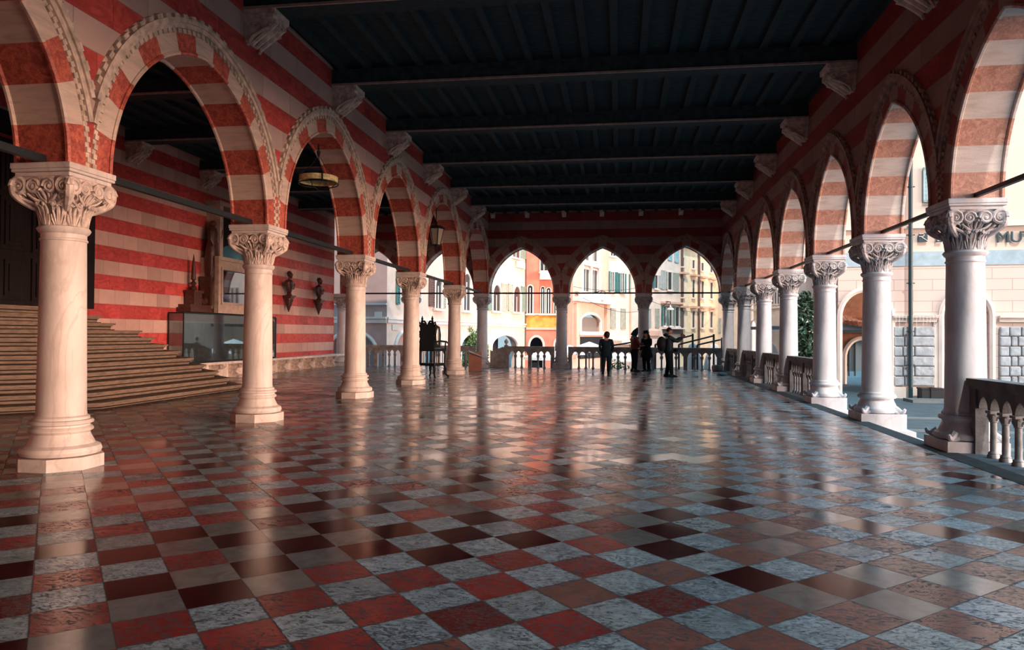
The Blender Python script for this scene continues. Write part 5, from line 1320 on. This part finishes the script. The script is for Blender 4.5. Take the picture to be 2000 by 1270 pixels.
def person(loc, rz, H, label, top, legs_m, shoes, hair, pose, coat=None, extras=None):
    e = empty('person', loc, label, 'person', None, rz)
    k = H / 1.75
    V = lambda x, y, z: Vector((x, y, z)) * k
    # faces +y
    la_, ra_ = pose['larm'], pose['rarm']; ll, rl = pose['lleg'], pose['rleg']
    body = [[(V(0, 0, .96), (.13 * k, .10 * k)), (V(0, 0, 1.10), (.135 * k, .095 * k)), (V(0, .01, 1.28), (.155 * k, .105 * k)), (V(0, 0, 1.42), (.13 * k, .085 * k)), (V(0, .0, 1.49), .052 * k), (V(0, .015, 1.56), .05 * k)]]
    skin_mesh('body', SK, body + [[0, (V(-.09, 0, .90), .088 * k), (V(*ll[0]), .06 * k), (V(*ll[1]), .036 * k), (V(ll[1][0], ll[1][1] + .10, .045), (.032 * k, .028 * k))],
                                  [0, (V(.09, 0, .90), .088 * k), (V(*rl[0]), .06 * k), (V(*rl[1]), .036 * k), (V(rl[1][0], rl[1][1] + .10, .045), (.032 * k, .028 * k))],
                                  [3, (V(-.18, 0, 1.40), .052 * k), (V(*la_[0]), .040 * k), (V(*la_[1]), .028 * k)],
                                  [3, (V(.18, 0, 1.40), .052 * k), (V(*ra_[0]), .040 * k), (V(*ra_[1]), .028 * k)]], e)
    # head with face, turned by pose['head']
    hd = empty('head', (0, .02 * k, 1.58 * k)); hd.parent = e; hd.rotation_euler = (pose.get('nod', 0), 0, pose.get('head', 0))
    hm = MB(); hm.ball((0, .0, .07), .088, 14, (.88, 1.08, 1.28)); hm.ball((0, .035, .005), .055, 10, (1, 1, .9))
    hm.tube([(0, .085, .085), (0, .112, .058), (0, .092, .045)], [.010, .016, .010], 6); hm.tube([(-.022, .086, .022), (0, .093, .020), (.022, .086, .022)], .007, 5)
    for sx in (-1, 1): hm.ball((sx * .082, .0, .065), .022, 6, (.4, .8, 1.3))
    hm.build('face', SK, hd, smooth=True)
    em = MB()
    for sx in (-1, 1): em.ball((sx * .030, .082, .082), .011, 6)
    em.build('eyes', M['iron'], hd)
    hair(hd)
    for s_ in ('l', 'r'):
        arm = pose[s_ + 'arm']; a, b = V(*arm[0]), V(*arm[1]); d = pose.get(s_ + 'hd', tuple(b - a)); hand(e, b, d, pose.get('up', (0, -.3, 1)), SK)
    # clothes
    jl = pose.get('jacket', .86)
    skin_mesh('jacket', top, [[(V(0, 0, jl - .04), (.19 * k, .155 * k)), (V(0, 0, 1.08), (.185 * k, .145 * k)), (V(0, .01, 1.28), (.185 * k, .13 * k)), (V(0, 0, 1.43), (.15 * k, .105 * k)), (V(0, 0, 1.50), (.07 * k, .07 * k))],
                              [3, (V(-.19, 0, 1.41), .072 * k), (V(*la_[0]), .060 * k), (V(*la_[1]), .046 * k)], [3, (V(.19, 0, 1.41), .072 * k), (V(*ra_[0]), .060 * k), (V(*ra_[1]), .046 * k)]], e)
    if coat: coat(e, k)
    skin_mesh('trousers', legs_m, [[(V(0, 0, 1.04), (.16 * k, .13 * k)), (V(-.09, 0, .86), .115 * k), (V(*ll[0]), .082 * k), (V(ll[1][0], ll[1][1], ll[1][2] + .06), .066 * k), (V(ll[1][0], ll[1][1], ll[1][2] - .02), .066 * k)], [0, (V(.09, 0, .86), .115 * k), (V(*rl[0]), .082 * k), (V(rl[1][0], rl[1][1], rl[1][2] + .06), .066 * k), (V(rl[1][0], rl[1][1], rl[1][2] - .02), .066 * k)]], e)
    for L_ in (ll, rl):
        x, y, z = L_[1]
        sh = MB(); sh.prism([(-.10, 0), (.19, 0), (.19, .035), (.12, .07), (.02, .11), (-.07, .12), (-.10, .06)], -.045, .045, lambda a, b, t: Vector(((x + t) * k, (y + a) * k, (b + max(0, z - .09)) * k)))
        o = sh.build('shoe', shoes, e); bv = o.modifiers.new('b', 'BEVEL'); bv.width = .015; bv.segments = 2
    if extras: extras(e, k)
    e.scale = (1.12, 1.12, 1.0)
    return e
navy = mat('dark_navy_cloth', (.010, .028, .042), .8, .2, noise=.2); black = mat('black_cloth', (.008, .012, .016), .85, .15, noise=.2); hairb = mat('dark_hair', (.02, .009, .008), .5, .4)
jean = mat('dark_grey_trousers', (.020, .030, .036), .85, .1, noise=.2); shoe = mat('black_shoe', (.006, .008, .01), .5, .3)
def short_hair(hd):
    h = MB(); h.ball((0, -.018, .095), .097, 12, (.95, 1.05, 1.18)); h.build('hair', hairb, hd, smooth=True)
def bob_hair(hd):
    h = MB(); h.ball((0, -.02, .09), .108, 12, (.98, 1.0, 1.15)); h.ball((0, -.035, .01), .085, 10, (1.15, .9, 1.0)); h.build('hair', hairb, hd, smooth=True)
def crop_hair(hd):
    h = MB(); h.ball((0, -.014, .100), .092, 12, (.92, 1.08, 1.12)); h.build('hair', hairb, hd, smooth=True)
def coat_skirt(m, z0, r):
    def fnc(e, k):
        MB().lathe([(r * k, z0 * k), (r * .95 * k, (z0 + .15) * k), (.17 * k, 1.05 * k), (.18 * k, 1.28 * k)], 18, (0, 0, 0), Matrix.Diagonal(Vector((1, .78, 1)))).build('coat', m, e, smooth=True)
    return fnc
stand = {'lleg': [(-.10, .02, .48), (-.11, 0, .09)], 'rleg': [(.10, .02, .48), (.11, 0, .09)], 'larm': [(-.24, -.02, 1.13), (-.26, .06, .88)], 'rarm': [(.24, -.02, 1.13), (.26, .06, .88)]}
# woman with dark bob looking left, standing with her back to the camera
pw = dict(stand); pw.update({'lleg': [(-.10, .0, .48), (-.12, -.10, .09)], 'rleg': [(.09, .04, .48), (.08, .10, .09)], 'larm': [(-.24, -.03, 1.14), (-.20, .12, .95)], 'rarm': [(.24, -.03, 1.14), (.20, .10, .93)], 'head': math.radians(70), 'jacket': .76})
person((-.55, 29.9, 0), 0.0, 1.70, 'person with dark bobbed hair in a dark navy jacket, standing alone and looking left', navy, jean, shoe, bob_hair, pw, coat=coat_skirt(navy, .74, .22))
# hooded person with red and white scarfed jacket
redj = mat('dark_red_jacket', (.16, .015, .02), .8, noise=.3); bluet = mat('blue_hood_knit', (.10, .16, .26), .8, noise=.3); white = mat('white_stripe', (.65, .65, .68), .8)
def hood(hd):
    h = MB(); h.lathe([(.13, -.05), (.125, .05), (.115, .13), (.08, .22), (.035, .31), (.008, .35)], 16, (0, -.03, 0)); h.build('pointed_hood', navy, hd, smooth=True)
def scarf(e, k):
    MB().tube([(-.12 * k, .06 * k, 1.47 * k), (-.05 * k, .13 * k, 1.43 * k), (.08 * k, .12 * k, 1.44 * k), (.13 * k, 0, 1.48 * k), (.03 * k, -.10 * k, 1.50 * k), (-.10 * k, -.05 * k, 1.49 * k)], .05 * k, 8, closed=True).build('scarf', bluet, e, smooth=True)
    for x in (-.07, .03): MB().tube([(x * k, .14 * k, 1.42 * k), (x * k, .165 * k, 1.25 * k), (x * k, .15 * k, 1.05 * k)], .018 * k, 6).build('white_stripe', white, e, smooth=True)
    MB().tube([(.16 * k, .04 * k, 1.35 * k), (.19 * k, .08 * k, 1.18 * k), (.10 * k, .14 * k, 1.05 * k)], .05 * k, 8).build('red_panel', redj, e, smooth=True)
ph = dict(stand); ph.update({'larm': [(-.25, .06, 1.18), (-.10, .28, 1.18)], 'rarm': [(.25, .06, 1.18), (.08, .30, 1.20)], 'nod': -.45, 'jacket': .82})
person((.62, 32.45, 0), math.radians(-65), 1.78, 'person in pointed dark blue hood and dark red striped jacket, looking down', redj, black, shoe, hood, ph, extras=scarf)
# woman in hat and long black coat, facing left
def hat(hd):
    h = MB(); h.lathe([(.145, .12), (.15, .128), (.10, .14), (.10, .21), (.085, .24), (.03, .245)], 20, (0, 0, 0)); h.build('brimmed_hat', black, hd, smooth=True)
    g = MB()
    for sx in (-1, 1): g.tube([(sx * .075, 0, .12), (sx * .11, -.01, .0), (sx * .13, .0, -.14), (sx * .12, .01, -.26)], [.04, .05, .05, .02], 7)
    g.tube([(0, -.07, .12), (0, -.10, -.02), (0, -.11, -.2)], [.06, .07, .04], 8); g.build('long_hair', mat('auburn_hair', (.06, .018, .012), .5), hd, smooth=True)
pc = dict(stand); pc.update({'larm': [(-.24, .04, 1.16), (-.10, .24, 1.15)], 'rarm': [(.24, -.02, 1.13), (.24, .08, .92)], 'nod': -.2, 'jacket': .80})
person((1.16, 32.6, 0), math.radians(140), 1.74, 'person in brimmed black hat and long black coat, facing the hooded one', black, black, shoe, hat, pc, coat=coat_skirt(black, .62, .27))
# man taking a photo, facing right, with backpack
pack_m = mat('black_backpack', (.008, .010, .014), .7)
def pack(e, k):
    MB().ball((0, -.24 * k, 1.18 * k), .2 * k, 12, (.85, .75, 1.35)).build('backpack', pack_m, e, smooth=True)
    MB().ball((0, .22 * k, .96 * k), .1 * k, 8, (1.3, .8, .7)).build('belt_bag', pack_m, e, smooth=True)
    MB().ball((0, -.10 * k, 1.50 * k), .10 * k, 8, (1.2, .8, .6)).build('folded_hood', navy, e, smooth=True)
    MB().box(-.075 * k, .075 * k, .50 * k, .51 * k, 1.42 * k, 1.51 * k).build('phone', shoe, e)
pm = dict(stand); pm.update({'larm': [(-.22, .22, 1.26), (-.07, .42, 1.42)], 'rarm': [(.22, .22, 1.26), (.07, .42, 1.42)], 'lhd': (.1, .3, .9), 'rhd': (-.1, .3, .9), 'up': (0, -1, .2), 'lleg': [(-.10, .02, .48), (-.10, -.04, .09)], 'rleg': [(.10, .04, .48), (.11, .06, .09)], 'jacket': .84})
jk = mat('dark_green_grey_jacket', (.025, .045, .055), .6, .4, noise=.3)
person((1.86, 28.6, 0), math.radians(-78), 1.88, 'person with cropped hair and black backpack, photographing towards the right', jk, jean, shoe, crop_hair, pm, extras=pack)
